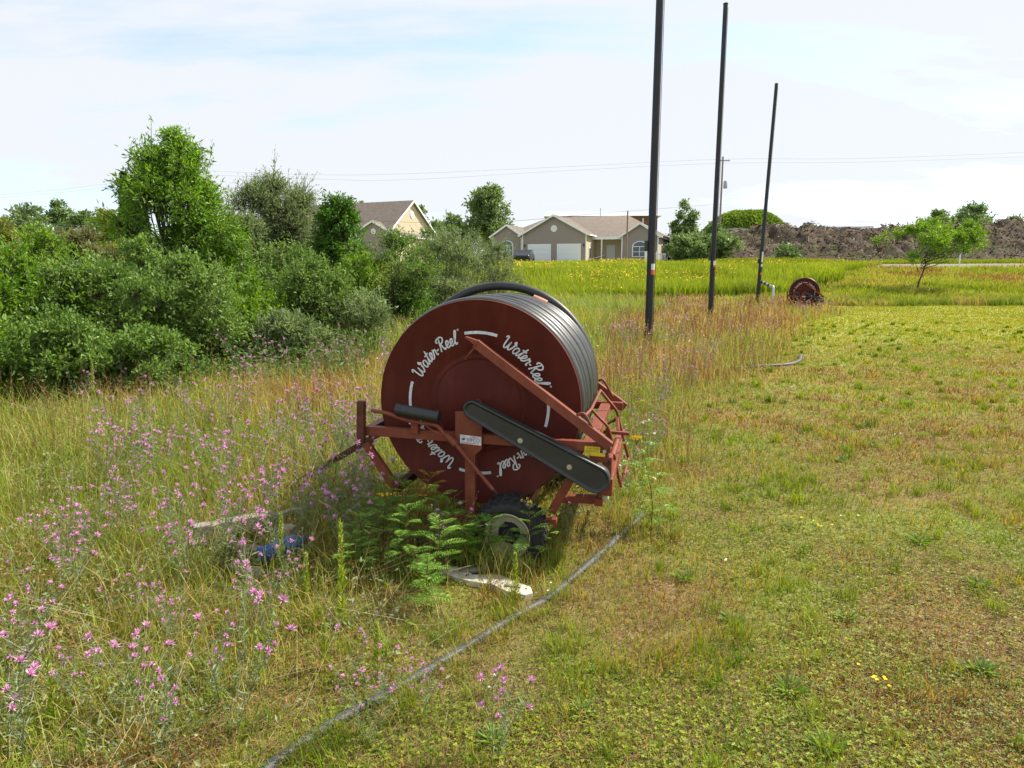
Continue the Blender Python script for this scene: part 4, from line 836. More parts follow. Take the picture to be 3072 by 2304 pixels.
def build_reel():
    R = empty('hose_reel', REEL_BASE, 0, label='large maroon irrigation hose reel on small wheels with wound black hose', cat='hose reel', group='irrigation hose reels')
    R.rotation_mode = 'XYZ'; R.rotation_euler = RM.to_euler()
    H = (0, 0, HZ); P = R; WB = .93
    # front disc with pressed rings, rolled rim
    MB().lathe([(0.001, 0), (.255, 0), (.262, .004), (.27, .0), (.28, .0), (.29, .007), (.302, .007), (.312, 0), (.602, 0), (.612, -.006), (RD, -.002), (RD+.001, .012), (.605, .014), (.001, .014)], H, n=128).build('front_disc', M['paint'], P)
    disc = P.children[-1] if False else [o for o in R.children if o.name.startswith('front_disc')][0]
    V, F = lettering(); MB().poly(V, F).build('lettering', M['white'], disc)
    MB().lathe([(.08, WB), (.59, WB), (RD, WB+.004), (RD, WB+.014), (.08, WB+.016)], H, n=96).build('back_disc', M['paint'], P)
    MB().lathe([(.30, .012), (.30, WB)], H, n=64).build('drum', M['paint'], P)
    # wound hose
    hb = MB(); nwind = 13; hr = (WB-.03)/nwind/2
    for k in range(nwind):
        rr = RD-.018-.004*math.sin(k*1.7)-(.004 if k % 3 else 0); w0 = .024+hr*(2*k+1)
        pts = []
        for i in range(110):
            a = i*2*math.pi/110; wv = .0035*math.sin(a*3+k*1.3)*(1 if 0 < k < nwind-1 else 0)
            pts.append((rr*math.cos(a), w0+wv, HZ+rr*math.sin(a)))
        hb.tube(pts, hr*.985, 12, closed=True)
    hb.lathe([(.55, .02), (.55, WB-.01)], H, n=64); hb.build('wound_hose', M['hose'], P)
    pts = [(-.072+.668*math.cos(a), WB-.03+.03*math.sin(a), HZ+.003+.668*math.sin(a)) for a in np.linspace(-.9, math.pi+.9, 120)]
    MB().tube(pts, .031, 14).build('loose_hose_loop', M['ringhose'], P)
    a = R_(68); b_ = MB()
    pts = [(-.02+(RD+.008)*math.cos(R_(t)), WB-.14, HZ+(RD+.006)*math.sin(R_(t))) for t in np.linspace(73, 64, 8)]; b_.tube(pts, .033, 14); b_.build('copper_band', M['copper'], P)
    # side frames
    fw = -.085; bw = 1.14
    def fr(): return MB()
    aL = c1(75, 886, fw); aR = c1(1475, 985, fw)
    aL2 = Vector((aL.x, 0, aL.z)); aR2 = Vector((aR.x, 0, aR.z))
    for nm, w in (('side_beam', fw), ('side_beam', bw)):
        fr().bar((aL.x, w, aL.z), (aR.x, w, aR.z), .045, .056).build(nm, M['frame'], P, .003)
    for w in (fw, bw):
        t0 = c1(86, 715, fw); t1 = c1(86, 950, fw)
        sw = w+(.05 if w > 0 else -.05)*0
        fr().bar((t0.x-.004, w-.047 if w < 0 else w+.047, t0.z), (t1.x-.004, w-.047 if w < 0 else w+.047, t1.z), .04, .045).build('corner_post', M['rust'], P, .003)
        d0 = c1(90, 935, fw); d1 = c1(262, 1215, fw); off = .05 if w > 0 else 0
        fr().bar((d0.x, w, d0.z-.03), (d1.x, w, d1.z), .04, .05).build('leg', M['frame'], P, .003)
        # centre post: plate at the bearing, tapering into the post
        q = [c1(*t, fw) for t in ((606, 775), (756, 775), (756, 985), (718, 1018), (718, 1400), (660, 1400), (660, 1018), (606, 965))]
        yy = (-.125, -.112) if w < 0 else (bw+.028, bw+.041)
        fr().prism([(t.x, t.z) for t in q], *yy).build('bearing_plate', M['frame'], P, .002)
        q0 = c1(689, 1010, fw); q1 = c1(689, 1405, fw)
        fr().bar((q0.x, w, q0.z-.02), (q1.x, w, q1.z), .05, .05).build('centre_post', M['frame'], P, .003)
        l0 = c1(1255, 1150, fw); l1 = c1(1140, 1350, fw)
        fr().bar((l0.x, w+.0, l0.z), (l1.x, w, l1.z), .045, .05).build('leg', M['frame'], P, .003)
        b0 = c1(430, 1375, fw); b1 = c1(1170, 1405, fw)
        fr().bar((b0.x, w, b0.z), (b1.x, w, b1.z), .05, .045).build('bottom_beam', M['frame'], P, .003)
    ax = c1(905, 1480, -.2); AX = Vector((ax.x-.0, 0, .175))
    # axle shaft, hub
    MB().cyl((0, -.13, HZ), (0, bw+.06, HZ), .03, 20).build('shaft', M['frame'], P)
    MB().cyl((AX.x, -.17, AX.z), (AX.x, bw+.16, AX.z), .022, 16).bar((AX.x, -.07, AX.z+.0), (AX.x, bw+.06, AX.z), .05, .05, (1, 0, 0)).build('axle', M['frame'], P, .002)
    MB().bar((AX.x, -.085, AX.z), (AX.x-.01, -.085, .33), .05, .05).bar((AX.x, bw, AX.z), (AX.x-.01, bw, .33), .05, .05).build('axle_bracket', M['frame'], P, .002)
    # wheels
    for w, sgn in ((-.20, -1), (bw+.12, 1)):
        e = bpy.data.objects.new('wheel', None); COL.objects.link(e); e.parent = P; e.location = (AX.x, w, AX.z); e.empty_display_size = .1
        TR = .205; hw = .085
        tb = MB().lathe([(.120, -hw*.8), (.132, -hw*.98), (.155, -hw*1.05), (.18, -hw), (.197, -hw*.78), (TR-.004, -hw*.4), (TR-.003, 0), (TR-.004, hw*.4), (.197, hw*.78), (.18, hw), (.155, hw*1.05), (.132, hw*.98), (.120, hw*.8)], (0, 0, 0), n=64)
        for k in range(26):      # tread blocks
            a = k*2*math.pi/26
            for s_, o2 in ((-1, 0), (1, .5)):
                aa = a+o2*2*math.pi/26; m = Matrix.Rotation(-aa, 3, 'Y')@Matrix.Rotation(R_(24*s_), 3, 'X')
                tb.box((TR*.985*math.cos(aa), s_*hw*.5, TR*.985*math.sin(aa)), (.016, hw*.85, .02), mtx=m)
                tb.box((.197*math.cos(aa), s_*hw*.90, .197*math.sin(aa)), (.018, .012, .022), mtx=m)
        tb.build('tyre', M['rubber'], e)
        s = sgn
        MB().lathe([(.126, s*hw*.82), (.133, s*hw*.98), (.126, s*hw), (.118, s*hw*.9), (.111, s*hw*.55), (.100, s*hw*.30), (.045, s*hw*.22), (.04, s*hw*.28), (.03, s*hw*.28), (.001, s*hw*.28), (.001, -s*hw*.4), (.11, -s*hw*.5), (.126, -s*hw*.82)], (0, 0, 0), n=48).build('rim', M['rim'], e)
        hbm = MB().cyl((0, s*hw*.2, 0), (0, s*hw*.34, 0), .062, 28).cyl((0, s*hw*.34, 0), (0, s*hw*.9, 0), .036, 20)
        for k in range(4):
            a = k*math.pi/2+.4; hbm.cyl((.06*math.cos(a), s*hw*.24, .06*math.sin(a)), (.06*math.cos(a), s*hw*.45, .06*math.sin(a)), .009, 6)
        hbm.build('hub', M['rubber'], e)
    # transverse beams at both ends
    u = c6(665, 460, 1.1); v = c6(705, 1290, -.0); lft = c1(86, 900, fw)
    fr().bar((u.x, -.055, u.z), (u.x, bw-.03, u.z), .07, .06, (1, 0, 0)).build('cross_beam', M['frame'], P, .003)
    fr().bar((v.x, -.13, v.z), (v.x, bw+.0, v.z), .055, .1, (1, 0, 0)).build('lower_cross_beam', M['frame'], P, .003)
    fr().bar((lft.x, -.06, lft.z-.0), (lft.x, bw-.03, lft.z-.0), .05, .05, (1, 0, 0)).build('rear_cross_beam', M['frame'], P, .003)
    d1 = c1(262, 1215, fw); fr().bar((d1.x, fw, d1.z), (d1.x, bw, d1.z), .05, .05, (1, 0, 0)).build('lower_rear_beam', M['rust'], P, .003)
    g0 = c1(1185, 1272, .05); g1 = c1(1420, 1278, .05); fr().bar((g0.x, .05, g0.z), (g1.x, .05, g1.z), .05, .045).build('drawbar_stub', M['frame'], P, .003)
    k0 = c1(1412, 1235, .03); k1 = c1(1412, 1300, .03); kk = c1(1446, 1270, -.03)
    MB().cyl(k0, (k0.x, k0.y, k1.z+.0), .017, 14).box((k1.x-.005, .03, k1.z+.012), (.05, .06, .045)).build('jack_post', M['frame'], P, .002)
    MB().lathe([(.001, -.02), (.014, -.017), (.02, -.006), (.02, .006), (.014, .017), (.001, .02)], kk, 'Z', 16).build('white_knob', M['rim'], P)
    # long arms (steel angle), front and back
    for w, dr in ((-.135, 0), (bw+.05, 1)):
        e0 = c1(1470, 985, -.135); e1 = c1(706, 398, -.135); e2 = c1(650, 362, -.135)
        dx = c6(845, 493, bw+.05)-c6(655, 955, -.135) if dr else Vector((0, 0, 0)); dx.y = 0
        d = (e1-e0).normalized(); nrm = Vector((d.z, 0, -d.x)); nrm = nrm if nrm.z > 0 else -nrm
        A0 = Vector((e0.x, w, e0.z))+dx; A1 = Vector((e1.x, w, e1.z))+dx; A2 = Vector((e2.x, w, e2.z))+dx
        mb = MB().bar(A0, A1, .006, .048)            # web
        top0 = A0+nrm*.024+Vector((0, .02, 0)); top1 = A1+nrm*.024+Vector((0, .02, 0))
        mb.bar(top0, top1, .046, .006)               # top flange
        mb.bar(A0-nrm*.022+Vector((0, .02, 0)), A1-nrm*.022+Vector((0, .02, 0)), .04, .005)
        mb.build('arm', M['frame'], P, .0015)
        arm = [o for o in R.children if o.name.startswith('arm') and 'arm' == o.name.split('.')[0]][-1]
        q = [A1+nrm*.027, A2+nrm*.003, A2-nrm*.0, A1-nrm*.0]
        MB().prism([(t.x, t.z) for t in (A1+nrm*.027+d*-.01, A2+nrm*.006, A2-nrm*.001, A1-nrm*.006, A1-nrm*.024+d*-.01)], w-.008, w+.036).build('arm_tip', M['frame'], arm, .001)
    # support strut from the arm down to the disc bearing ring
    s0 = c1(712, 415, -.12); s1 = c1(655, 485, -.05)
    MB().tube(crom([s0, (s0+s1)/2+Vector((-.01, 0, -.01)), s1]), .008, 8).build('arm_stay', M['frame'], P)
    # chain guard
    g0 = c1(690, 772, -.2); g1 = c1(1388, 1166, -.2); ra, rb = .052, .080
    d = Vector((g1.x-g0.x, 0, g1.z-g0.z)); L = d.length; ph = math.atan2(d.z, d.x); be = math.asin((rb-ra)/L)
    def stad(k=0.0):
        out = []
        for t in np.linspace(math.pi/2+be, 3*math.pi/2-be, 20): out.append((g0.x+(ra-k)*math.cos(ph+t), g0.z+(ra-k)*math.sin(ph+t)))
        for t in np.linspace(-math.pi/2-be, math.pi/2+be, 24): out.append((g1.x+(rb-k)*math.cos(ph+t), g1.z+(rb-k)*math.sin(ph+t)))
        return out
    loops = [(0, -.148), (0, -.20), (.003, -.207), (.008, -.210), (.014, -.207), (.018, -.199), (.022, -.197)]
    V = []; n = 44
    for k, y in loops: V += [(p[0], y, p[1]) for p in stad(k)]
    F = [(i*n+j, i*n+(j+1) % n, (i+1)*n+(j+1) % n, (i+1)*n+j) for i in range(len(loops)-1) for j in range(n)]
    mb = MB().poly(V, F, True); mb.poly([(p[0], -.197, p[1]) for p in stad(.022)], [tuple(range(n))]); mb.poly([(p[0], -.148, p[1]) for p in stad(0)], [tuple(range(n))])
    mb.build('chain_guard', M['black'], P)
    guard = [o for o in R.children if o.name.startswith('chain_guard')][0]
    for cx, cy in ((962, 947), (1240, 1097)):
        q = c1(cx, cy, -.2); MB().cyl((q.x, -.196, q.z), (q.x, -.199, q.z), .015, 20).cyl((q.x, -.199, q.z), (q.x, -.208, q.z), .009, 6).build('bolt', M['bolt'], guard)
    MB().bar((g0.x+.05, -.12, g0.z-.04), (g0.x+.05, -.15, g0.z-.04), .04, .04, (1, 0, 0)).bar((g1.x-.02, -.09, g1.z+.0), (g1.x-.02, -.15, g1.z), .06, .06, (1, 0, 0)).build('guard_mount', M['frame'], P)
    # gearbox block under the front arm end
    gb = c1(1420, 1045, -.1); MB().box((gb.x-.01, -.06, gb.z-.0), (.11, .1, .05)).box((gb.x+.035, -.06, gb.z-.07), (.055, .09, .16)).build('gearbox', M['frame'], P, .004)
    q = c1(1465, 1072, -.11); MB().cyl((q.x, -.104, q.z), (q.x, -.112, q.z), .012, 16).build('port_plug', M['black'], P)
    # turbine cylinder (black) and pipe
    k0 = c1(262, 768, -.17); k1 = c1(505, 812, -.17)
    dd = (k1-k0).normalized(); MB().tube([k0, k0+dd*.002, k0+dd*.03, k0+dd*.032, k1-dd*.02, k1-dd*.018, k1-dd*.002, k1], [.034, .0365, .0365, .0345, .0345, .0365, .0365, .034], 28).build('black_cylinder', M['black'], P)
    t0 = c1(372, 850, -.12); MB().box((t0.x, -.12, t0.z-.02), (.045, .05, .07)).build('cylinder_bracket', M['frame'], P, .002)
    pts = [c1(125, 775, -.12), c1(220, 795, -.15), c1(320, 830, -.165), c1(430, 850, -.165), c1(490, 862, -.165), c1(530, 905, -.165), c1(560, 935, -.16)]
    MB().tube(crom(pts, 5), .0115, 12).build('bent_pipe', M['frame'], P)
    q0 = c1(545, 915, -.16); q1 = c1(598, 968, -.16); q2 = c1(810, 1225, -.2); q3 = c1(832, 1248, -.2)
    MB().cyl(q0, q1, .02, 16).build('pipe_sleeve', M['frame'], P); MB().cyl(q1, q2, .0115, 14).build('lower_pipe', M['frame'], P); MB().cyl(q2, q3, .0115, 12, .004).build('pipe_tip', M['black'], P)
    MB().tube([c1(428, 862, -.17), c1(470, 890, -.175), c1(528, 915, -.17)], .0045, 8).build('lever_rod', M['frame'], P)
    # sticker with maker's name
    s0 = c1(683, 943, -.1262); st = MB().prism([(s0.x-.064, s0.z-.024), (s0.x+.064, s0.z-.028), (s0.x+.063, s0.z+.024), (s0.x-.065, s0.z+.028)], -.1275, -.1254).build('maker_sticker', M['white'], P)
    rot = Matrix.Rotation(R_(90), 4, 'X'); til = Matrix.Rotation(R_(2), 4, 'Y')
    text_mesh('KIFCO', .026, M['blue'], st, Matrix.Translation((s0.x+.016, -.1282, s0.z-.001))@til@rot)
    ln = MB()          # illegible small print: thin red rules
    for dz_, x0_, x1_ in ((.018, .0, .052), (.0145, .012, .052), (-.0165, -.055, .052), (-.0205, -.05, .045)):
        n_ = int((x1_-x0_)/.0075)
        for i in range(n_): ln.box((s0.x+x0_+i*.0075+.0028, -.1279, s0.z+dz_), (.0056, .0006, .0022))
    ln.build('small_print', M['redink'], st)
    lg = MB()
    for k in range(5): t = R_(50+k*26); lg.bar((s0.x-.041, -.1282, s0.z-.004), (s0.x-.041+.016*math.cos(t), -.1282, s0.z-.004+.016*math.sin(t)), .0006, .0035)
    lg.build('logo', M['blue'], st)
    # caution label on the beam end
    t = c1(1370, 1000, -.111); zz = []
    for i in range(11): zz.append((t.x-.044+i*.0088, t.z+.019+(.003 if i % 2 else -.001)))
    for i in range(11): zz.append((t.x+.044-i*.0088, t.z-.019-(.003 if i % 2 else -.001)))
    cs = MB().prism(zz, -.1115, -.1082).build('caution_label', M['yellow'], P)
    text_mesh('CAUTION', .015, M['ink'], cs, Matrix.Translation((t.x+.004, -.1122, t.z+.009))@rot)
    ln = MB()
    for i in range(3):
        for k in range(9): ln.box((t.x-.034+k*.0082, -.1118, t.z-.002-.0055*i), (.006, .0006, .0022))
    ln.build('small_print', M['ink'], cs)
    t2 = c1(1400, 1030, -.11); MB().box((t2.x, -.1125, t2.z+.006), (.085, .003, .02)).build('yellow_label', M['yellow'], P)
    q = c6(655, 955, -.14); MB().cyl((q.x, -.137, q.z), (q.x, -.15, q.z), .011, 6).build('bolt', M['bolt'], P)
    q = c6(845, 493, bw+.05); MB().cyl((q.x, bw+.045, q.z), (q.x, bw+.03, q.z), .011, 6).build('bolt', M['bolt'], P)
    # small handles on the arms
    MB().tube(crom([c6(305, 590, -.12), c6(350, 545, -.12), c6(410, 530, -.12), c6(450, 570, -.12), c6(510, 680, -.12), c6(562, 775, -.12)], 5), .0085, 10).build('front_handle', M['frame'], P)
    MB().tube(crom([c6(585, 165, 1.15), c6(615, 145, 1.15), c6(650, 165, 1.15), c6(700, 250, 1.15), c6(745, 335, 1.15)], 5), .0095, 10).build('back_handle', M['frame'], P)
    # hose guide cage: two bent hoops joined along the axle direction
    f_, b2 = .28, .86
    hf = [c6(*p, f_) for p in ((505, 480), (600, 585), (680, 665), (712, 740), (745, 880), (790, 1130), (842, 1355))]
    hk = [c6(*p, b2) for p in ((608, 270), (700, 385), (785, 490), (808, 560), (850, 740), (888, 890), (928, 1035))]
    MB().tube(crom(hf, 5), .0088, 10).build('front_hoop', M['frame'], P); MB().tube(crom(hk, 5), .0105, 10).build('back_hoop', M['frame'], P)
    MB().tube([c6(438, 552, .0), hf[0], hk[0]], .0095, 10).build('top_bar', M['frame'], P); MB().tube([hf[-1], hk[-1]], .0095, 10).build('bottom_bar', M['frame'], P)
    # carriage between hoops and beams
    q = c6(690, 800, .35); MB().box((q.x, .35, q.z), (.03, .05, .13)).box((q.x+.05, .37, q.z+.03), (.16, .03, .02)).build('carriage_bracket', M['frame'], P, .002)
    MB().cyl(c6(800, 830, .35), c6(740, 1010, .1), .018, 14).build('guide_screw', M['frame'], P)
    MB().bar(c6(810, 740, .62), c6(800, 590, .75), .035, .02, (0, 1, 0)).build('lever_bar', M['frame'], P, .002)
    a0 = c6(690, 640, .7); a1 = c6(780, 595, .75); sp = []
    for i in range(90):
        t_ = i/89; c_ = a0.lerp(a1, t_); a = i*.9; sp.append(c_+Vector((0, math.cos(a)*.011, math.sin(a)*.011)))
    MB().tube(sp, .0025, 5).build('spring', M['rust'], P)
    # rusty tow bar reaching the ground on the far side
    gp = RMI @ ground(868, 1478); j0 = c1(110, 985, .45)
    j0 = Vector((lft.x, .55, lft.z-.05)); MB().bar(j0, Vector((gp.x, gp.y, gp.z+.04)), .06, .045).build('drawbar', M['rust'], P, .003)
    return R
reel = build_reel()
bpy.context.view_layer.update()
reel2 = copy_tree(reel); reel2['label'] = 'distant second maroon hose reel in brown weeds beside the far lawn'
_p2 = at(2411, 875, 30.2); reel2.location = (_p2.x, _p2.y, _p2.z-HZ-.02); reel2.rotation_euler = (0, R_(2), -R_(22))
for ch in list(reel2.children):
    if ch.name.startswith(('drawbar.', 'loose_hose_loop')) and 'stub' not in ch.name: bpy.data.objects.remove(ch)

# ================================================================== HOSES, PIPES, SCRAP
def hose(label, pts, r, lift=0, name='hose', group=None, mt=None):
    Q = [ground(*p) for p in pts]; Q = crom([Vector((q.x, q.y, q.z+r*.1+lift)) for q in Q], 10)
    return MB().tube(Q, r, 14).build(name, mt or M['greyhose'], None, label=label, cat='hose')
hose('long weathered grey hose lying across the near grass', [(700, 2400), (810, 2304), (1000, 2175), (1170, 2080), (1300, 2005), (1430, 1925), (1560, 1845), (1640, 1800), (1720, 1735), (1800, 1665), (1870, 1600), (1925, 1550)], .024)
hose('short bent grey hose end beside the lawn below the first pole', [(2080, 1098), (2150, 1104), (2230, 1104), (2310, 1102), (2370, 1097), (2398, 1086), (2402, 1070)], .036, .02)
hose('pale hose showing in weeds behind the right end of the reel', [(1700, 1250), (1800, 1190), (1850, 1150), (1925, 1112), (1990, 1090)], .036)
hose('thick grey hose length in the weeds left of the disc', [(990, 1515), (1050, 1490), (1110, 1465), (1180, 1445), (1260, 1440)], .035, .03)
def plank(label, a, b, w, h, mt, lift=0.0, name='board', cat='board', tw=0, group=None):
    A = ground(*a); B = ground(*b); c = (A+B)/2; d = B-A; rnd = random.Random(int(a[0])); n = 9; mb = MB(); V = []; F = []
    sd_ = Vector((-d.y, d.x, 0)).normalized(); base = Vector((0, 0, 1))
    for i in range(n):
        t = i/(n-1); p = A.lerp(B, t)-c+Vector((0, 0, lift+h*.5+.004*rnd.gauss(0, 1))); wv = w*(1-.12*rnd.random()); hv = h
        V += [p+sd_*wv/2-base*hv/2, p-sd_*wv/2-base*hv/2, p-sd_*wv/2+base*(hv/2+tw), p+sd_*wv/2+base*hv/2]
    for i in range(n-1):
        for k in range(4): F.append((i*4+k, i*4+(k+1) % 4, i*4+4+(k+1) % 4, i*4+4+k))
    F += [(0, 1, 2, 3), (4*n-1, 4*n-2, 4*n-3, 4*n-4)]; mb.poly(V, F)
    return mb.build(name, mt, None, .002, loc=c, label=label, cat=cat, group=group)
WG = 'weathered scrap wood left of the reel'
plank('long grey weathered beam lying in the pink flowers', (585, 1645), (822, 1600), .09, .08, M['wood'], .06, 'wooden_beam', 'beam', group=WG)
plank('thin grey board continuing right behind the blue can', (800, 1600), (925, 1572), .05, .03, M['wood'], .09, group=WG)
plank('short grey plank just below the blue can', (700, 1655), (800, 1672), .07, .03, M['wood'], .02, group=WG)
plank('splintered pale grey plank, lowest of the scrap wood', (690, 1705), (790, 1735), .09, .025, M['wood'], .01, group=WG)
plank('grey wood block leaning on the blue can', (842, 1650), (882, 1655), .09, .10, M['wood'], .05, 'wood_block', 'wood block', group=WG)
plank('bark covered narrow board behind the broken white board', (1385, 1728), (1550, 1705), .035, .02, M['wood'], .015, group='broken boards before the wheel')
def broken_board():
    outline = [(1318, 1716), (1372, 1712), (1420, 1738), (1500, 1737), (1545, 1758), (1592, 1776), (1598, 1795), (1575, 1802), (1520, 1790), (1480, 1768), (1420, 1760), (1370, 1748), (1330, 1730)]
    P = [ground(*p) for p in outline]; c = sum(P, Vector())/len(P); rnd = random.Random(4); n = len(P); hs = [.014+.006*rnd.random() for _ in P]
    V = [p-c for p in P]+[p-c+Vector((0, 0, .012+h)) for p, h in zip(P, hs)]; F = [tuple(range(n, 2*n))]+[(i, (i+1) % n, (i+1) % n+n, i+n) for i in range(n)]
    o = MB().poly(V, F).build('broken_board', M['palewood'], None, .002, loc=c, label='broken bleached white board with dark knots in front of the wheel', cat='board')
    g_ = ground(1545, 1775)-c; MB().bar(g_+Vector((-.05, .01, .035)), g_+Vector((.03, -.012, .033)), .022, .006, (0, 1, 0)).build('splinter', M['wood'], o)
    k = MB()
    for px, py in ((1507, 1766), (1532, 1772), (1556, 1790), (1578, 1783), (1400, 1742)):
        g = ground(px, py)-c; k.cyl(g+Vector((0, 0, .02)), g+Vector((0, 0, .034)), .007, 8, .004)
    k.build('knots', M['rust'], o)
broken_board()
def blue_can():
    p = ground(842, 1690); e = empty('blue_can', p, R_(25), label='blue plastic can lying among the scrap wood', cat='can'); r = .052
    pr = [(.001, -.12), (r*.8, -.12), (r, -.108), (r, -.04), (r*.96, -.035), (r*.96, .035), (r, .04), (r, .095), (r*.7, .115), (.02, .12), (.02, .14), (.001, .14)]
    V = []; n = 32
    mb = MB().lathe([(a, b) for a, b in pr], (0, 0, 0), 'Y', n); o = mb.build('body', M['bluep'], e); o.location = (0, 0, r+.035); o.rotation_euler = (R_(8), 0, R_(-75))
    c = MB().lathe([(.001, .158), (.024, .158), (.026, .15), (.026, .136), (.001, .136)], (0, 0, 0), 'Y', 24).build('cap', M['black'], o)
blue_can()
hose('thin pale hose curl beside the grey beam', [(600, 1665), (620, 1645), (650, 1635), (690, 1640), (720, 1660), (700, 1675), (650, 1678)], .009, .03)

# ================================================================== POLES
def net_pole(label, px, D, lean, topz, bands):
    x = (px-1536)/FPX*(D*math.cos(PITCH)+(EYE)*math.sin(PITCH)); z = gzf(x, D); e = empty('black_pole', (x, D, z-.3), 0, label=label, cat='pole', group='row of tall black poles'); e.rotation_euler = (0, lean, 0)
    L = topz-z+.3; r = .088
    MB().tube([(0, 0, i*L/8) for i in range(9)], [r-.014*i/8 for i in range(9)], 24).build('shaft', M['pole'], e)
    MB().lathe([(r-.014, L), (r-.006, L+.004), (r-.006, L+.03), (r-.03, L+.045), (.001, L+.05)], (0, 0, 0), 'Z', 24).build('cap', M['black'], e)
    for (h, hh, mt, nm) in bands:
        # label patch wrapped on the side facing the photographer
        V = []; n = 7; rr = r-.014*(h/L)+.004
        for zz in (h-hh/2, h+hh/2):
            for k in range(n):
                a = R_(-95+k*12); V.append((rr*math.cos(a), rr*math.sin(a), zz))
        V2 = [(p[0]*(rr-.006)/rr, p[1]*(rr-.006)/rr, p[2]) for p in V]
        F = [(k, k+1, n+k+1, n+k) for k in range(n-1)]
        MB().poly(V, F).build(nm, mt, e)
    MB().tube([(r+.012, .0, L*.08), (r+.012, 0, L*.5), (r, 0, L-.1)], .006, 6).build('conduit', M['black'], e)
    MB().box((-r-.03, 0, 2.55), (.07, .07, .22)).build('winch_box', M['black'], e, .01)
WM, RI = M['white'], mat('orange_red_label', (.6, .09, .04), .5)
net_pole('nearest and tallest looking black pole, cut by the top of the view', 1944, 15.2, R_(.1), 10.3, [(2.1, .13, WM, 'white_label'), (1.98, .10, RI, 'red_label')])
net_pole('second black pole, between the tallest and the shortest looking one', 2130, 24.0, R_(.15), 10.25, [(2.35, .16, WM, 'white_label'), (2.25, .07, RI, 'red_label')])
net_pole('farthest black pole leaning right, nearest to the distant reel', 2270, 34.0, R_(1.75), 10.35, [(2.75, .5, WM, 'white_strip'), (2.35, .14, WM, 'white_label'), (1.95, .12, RI, 'red_label')])
def white_pipe():
    a = at(2283, 845, 34.2); b = at(2312, 858, 33.8); c = at(2320, 866, 33.6); d = at(2318, 890, 33.4); d.z = gzf(d.x, d.y); e = empty('standpipe', d, 0, label='bent silvery pipe standing right of the farthest pole', cat='pipe'); Q = [p-d for p in (a, b, c, d)]
    MB().tube(crom(Q, 5), .06, 14).build('pipe', M['bolt'], e)
    k = MB(); dd = (Q[1]-Q[0]).normalized()
    for t in (.1, .45, .8): p = Q[0].lerp(Q[1], t); k.cyl(p-dd*.03, p+dd*.03, .085, 16)
    k.build('couplings', M['black'], e)
white_pipe()

# ================================================================== HOUSES
HM = dict(taupe=mat('shaded_siding', (.28, .237, .232), .7), cream=mat('sunlit_siding', (.55, .47, .34), .7), trim=mat('white_trim', (.75, .77, .8), .5), door=mat('garage_white', (.68, .71, .76), .45), glass=mat('window_glass', (.03, .05, .07), .08, 0, .8), roof=mat('brown_shingles', (.14, .115, .097), .9, 0, .15, (.20, .168, .14), 3.0, .3, 20), dark=mat('dark_porch', (.05, .05, .06), .7), grey=mat('metal_roof', (.4, .43, .45), .5, .1), rustw=mat('rusty_wall', (.2, .09, .06), .8, 0, .2, (.1, .07, .06), .6), conc=mat('porch_concrete', (.4, .39, .37), .9))  # taupe and cream siding: shade and sunlight on the walls put into the colour
def siding(m, col, sc=30):
    N = m.node_tree.nodes; Lk = m.node_tree.links; b = N['Principled BSDF']; tc = N['Texture Coordinate'] if 'Texture Coordinate' in N else N.new('ShaderNodeTexCoord')
    s = N.new('ShaderNodeSeparateXYZ'); Lk.new(tc.outputs['Object'], s.inputs[0]); w = N.new('ShaderNodeMath'); w.operation = 'MULTIPLY'; w.inputs[1].default_value = 5.0; Lk.new(s.outputs[2], w.inputs[0])
    f = N.new('ShaderNodeMath'); f.operation = 'FRACT'; Lk.new(w.outputs[0], f.inputs[0]); bp = N.new('ShaderNodeBump'); bp.inputs['Strength'].default_value = .6; bp.inputs['Distance'].default_value = .03; Lk.new(f.outputs[0], bp.inputs['Height']); Lk.new(bp.outputs[0], b.inputs['Normal'])
siding(HM['taupe'], 0); siding(HM['cream'], 0)
def gable_block(e, x0, x1, yf, yb, eave, apex, wallm, sidem, over=.35, z0=-1.0, nm='wall'):
    """wing with its gable end on local -Y; ridge along Y"""
    xm = (x0+x1)/2
    MB().poly([(x0, yf, z0), (x1, yf, z0), (x1, yf, eave), (xm, yf, apex), (x0, yf, eave)], [(0, 1, 2, 3, 4)]).build('gable_wall', wallm, e)
    for xx in (x0, x1): MB().poly([(xx, yf, z0), (xx, yb, z0), (xx, yb, eave), (xx, yf, eave)], [(0, 1, 2, 3)]).build('side_wall', sidem, e)
    sl = (apex-eave)/(xm-x0); ox = over; dz = sl*ox; t = .16; V = []
    for y in (yf-over, yb):
        V += [(x0-ox, y, eave-dz+.02), (xm, y, apex+.02), (x1+ox, y, eave-dz+.02), (x0-ox, y, eave-dz+t), (xm, y, apex+t+.03), (x1+ox, y, eave-dz+t)]
    rf = MB().poly(V, [(3, 4, 10, 9), (4, 5, 11, 10), (0, 6, 7, 1), (1, 7, 8, 2), (6, 9, 10, 7), (7, 10, 11, 8), (0, 3, 9, 6), (2, 8, 11, 5)]).build('roof', HM['roof'], e)
    y = yf-over-.02; w = .2
    MB().bar((x0-ox, y, eave-dz+.06), (xm, y, apex+.09), .04, w).bar((xm, y-.003, apex+.09), (x1+ox, y-.003, eave-dz+.06), .04, w).build('bargeboard', HM['trim'], rf)
    MB().bar((x0-ox-.03, yf-over, eave-dz+.08), (x0-ox-.03, yb, eave-dz+.08), .12, .14, (1, 0, 0)).bar((x1+ox+.03, yf-over, eave-dz+.08), (x1+ox+.03, yb, eave-dz+.08), .12, .14, (1, 0, 0)).build('gutter', HM['trim'], rf)
    for x in (x0+.05, x1-.05): MB().box((x, yf-.02, (eave+z0)/2), (.12, .05, eave-z0)).build('corner_trim', HM['trim'], e)
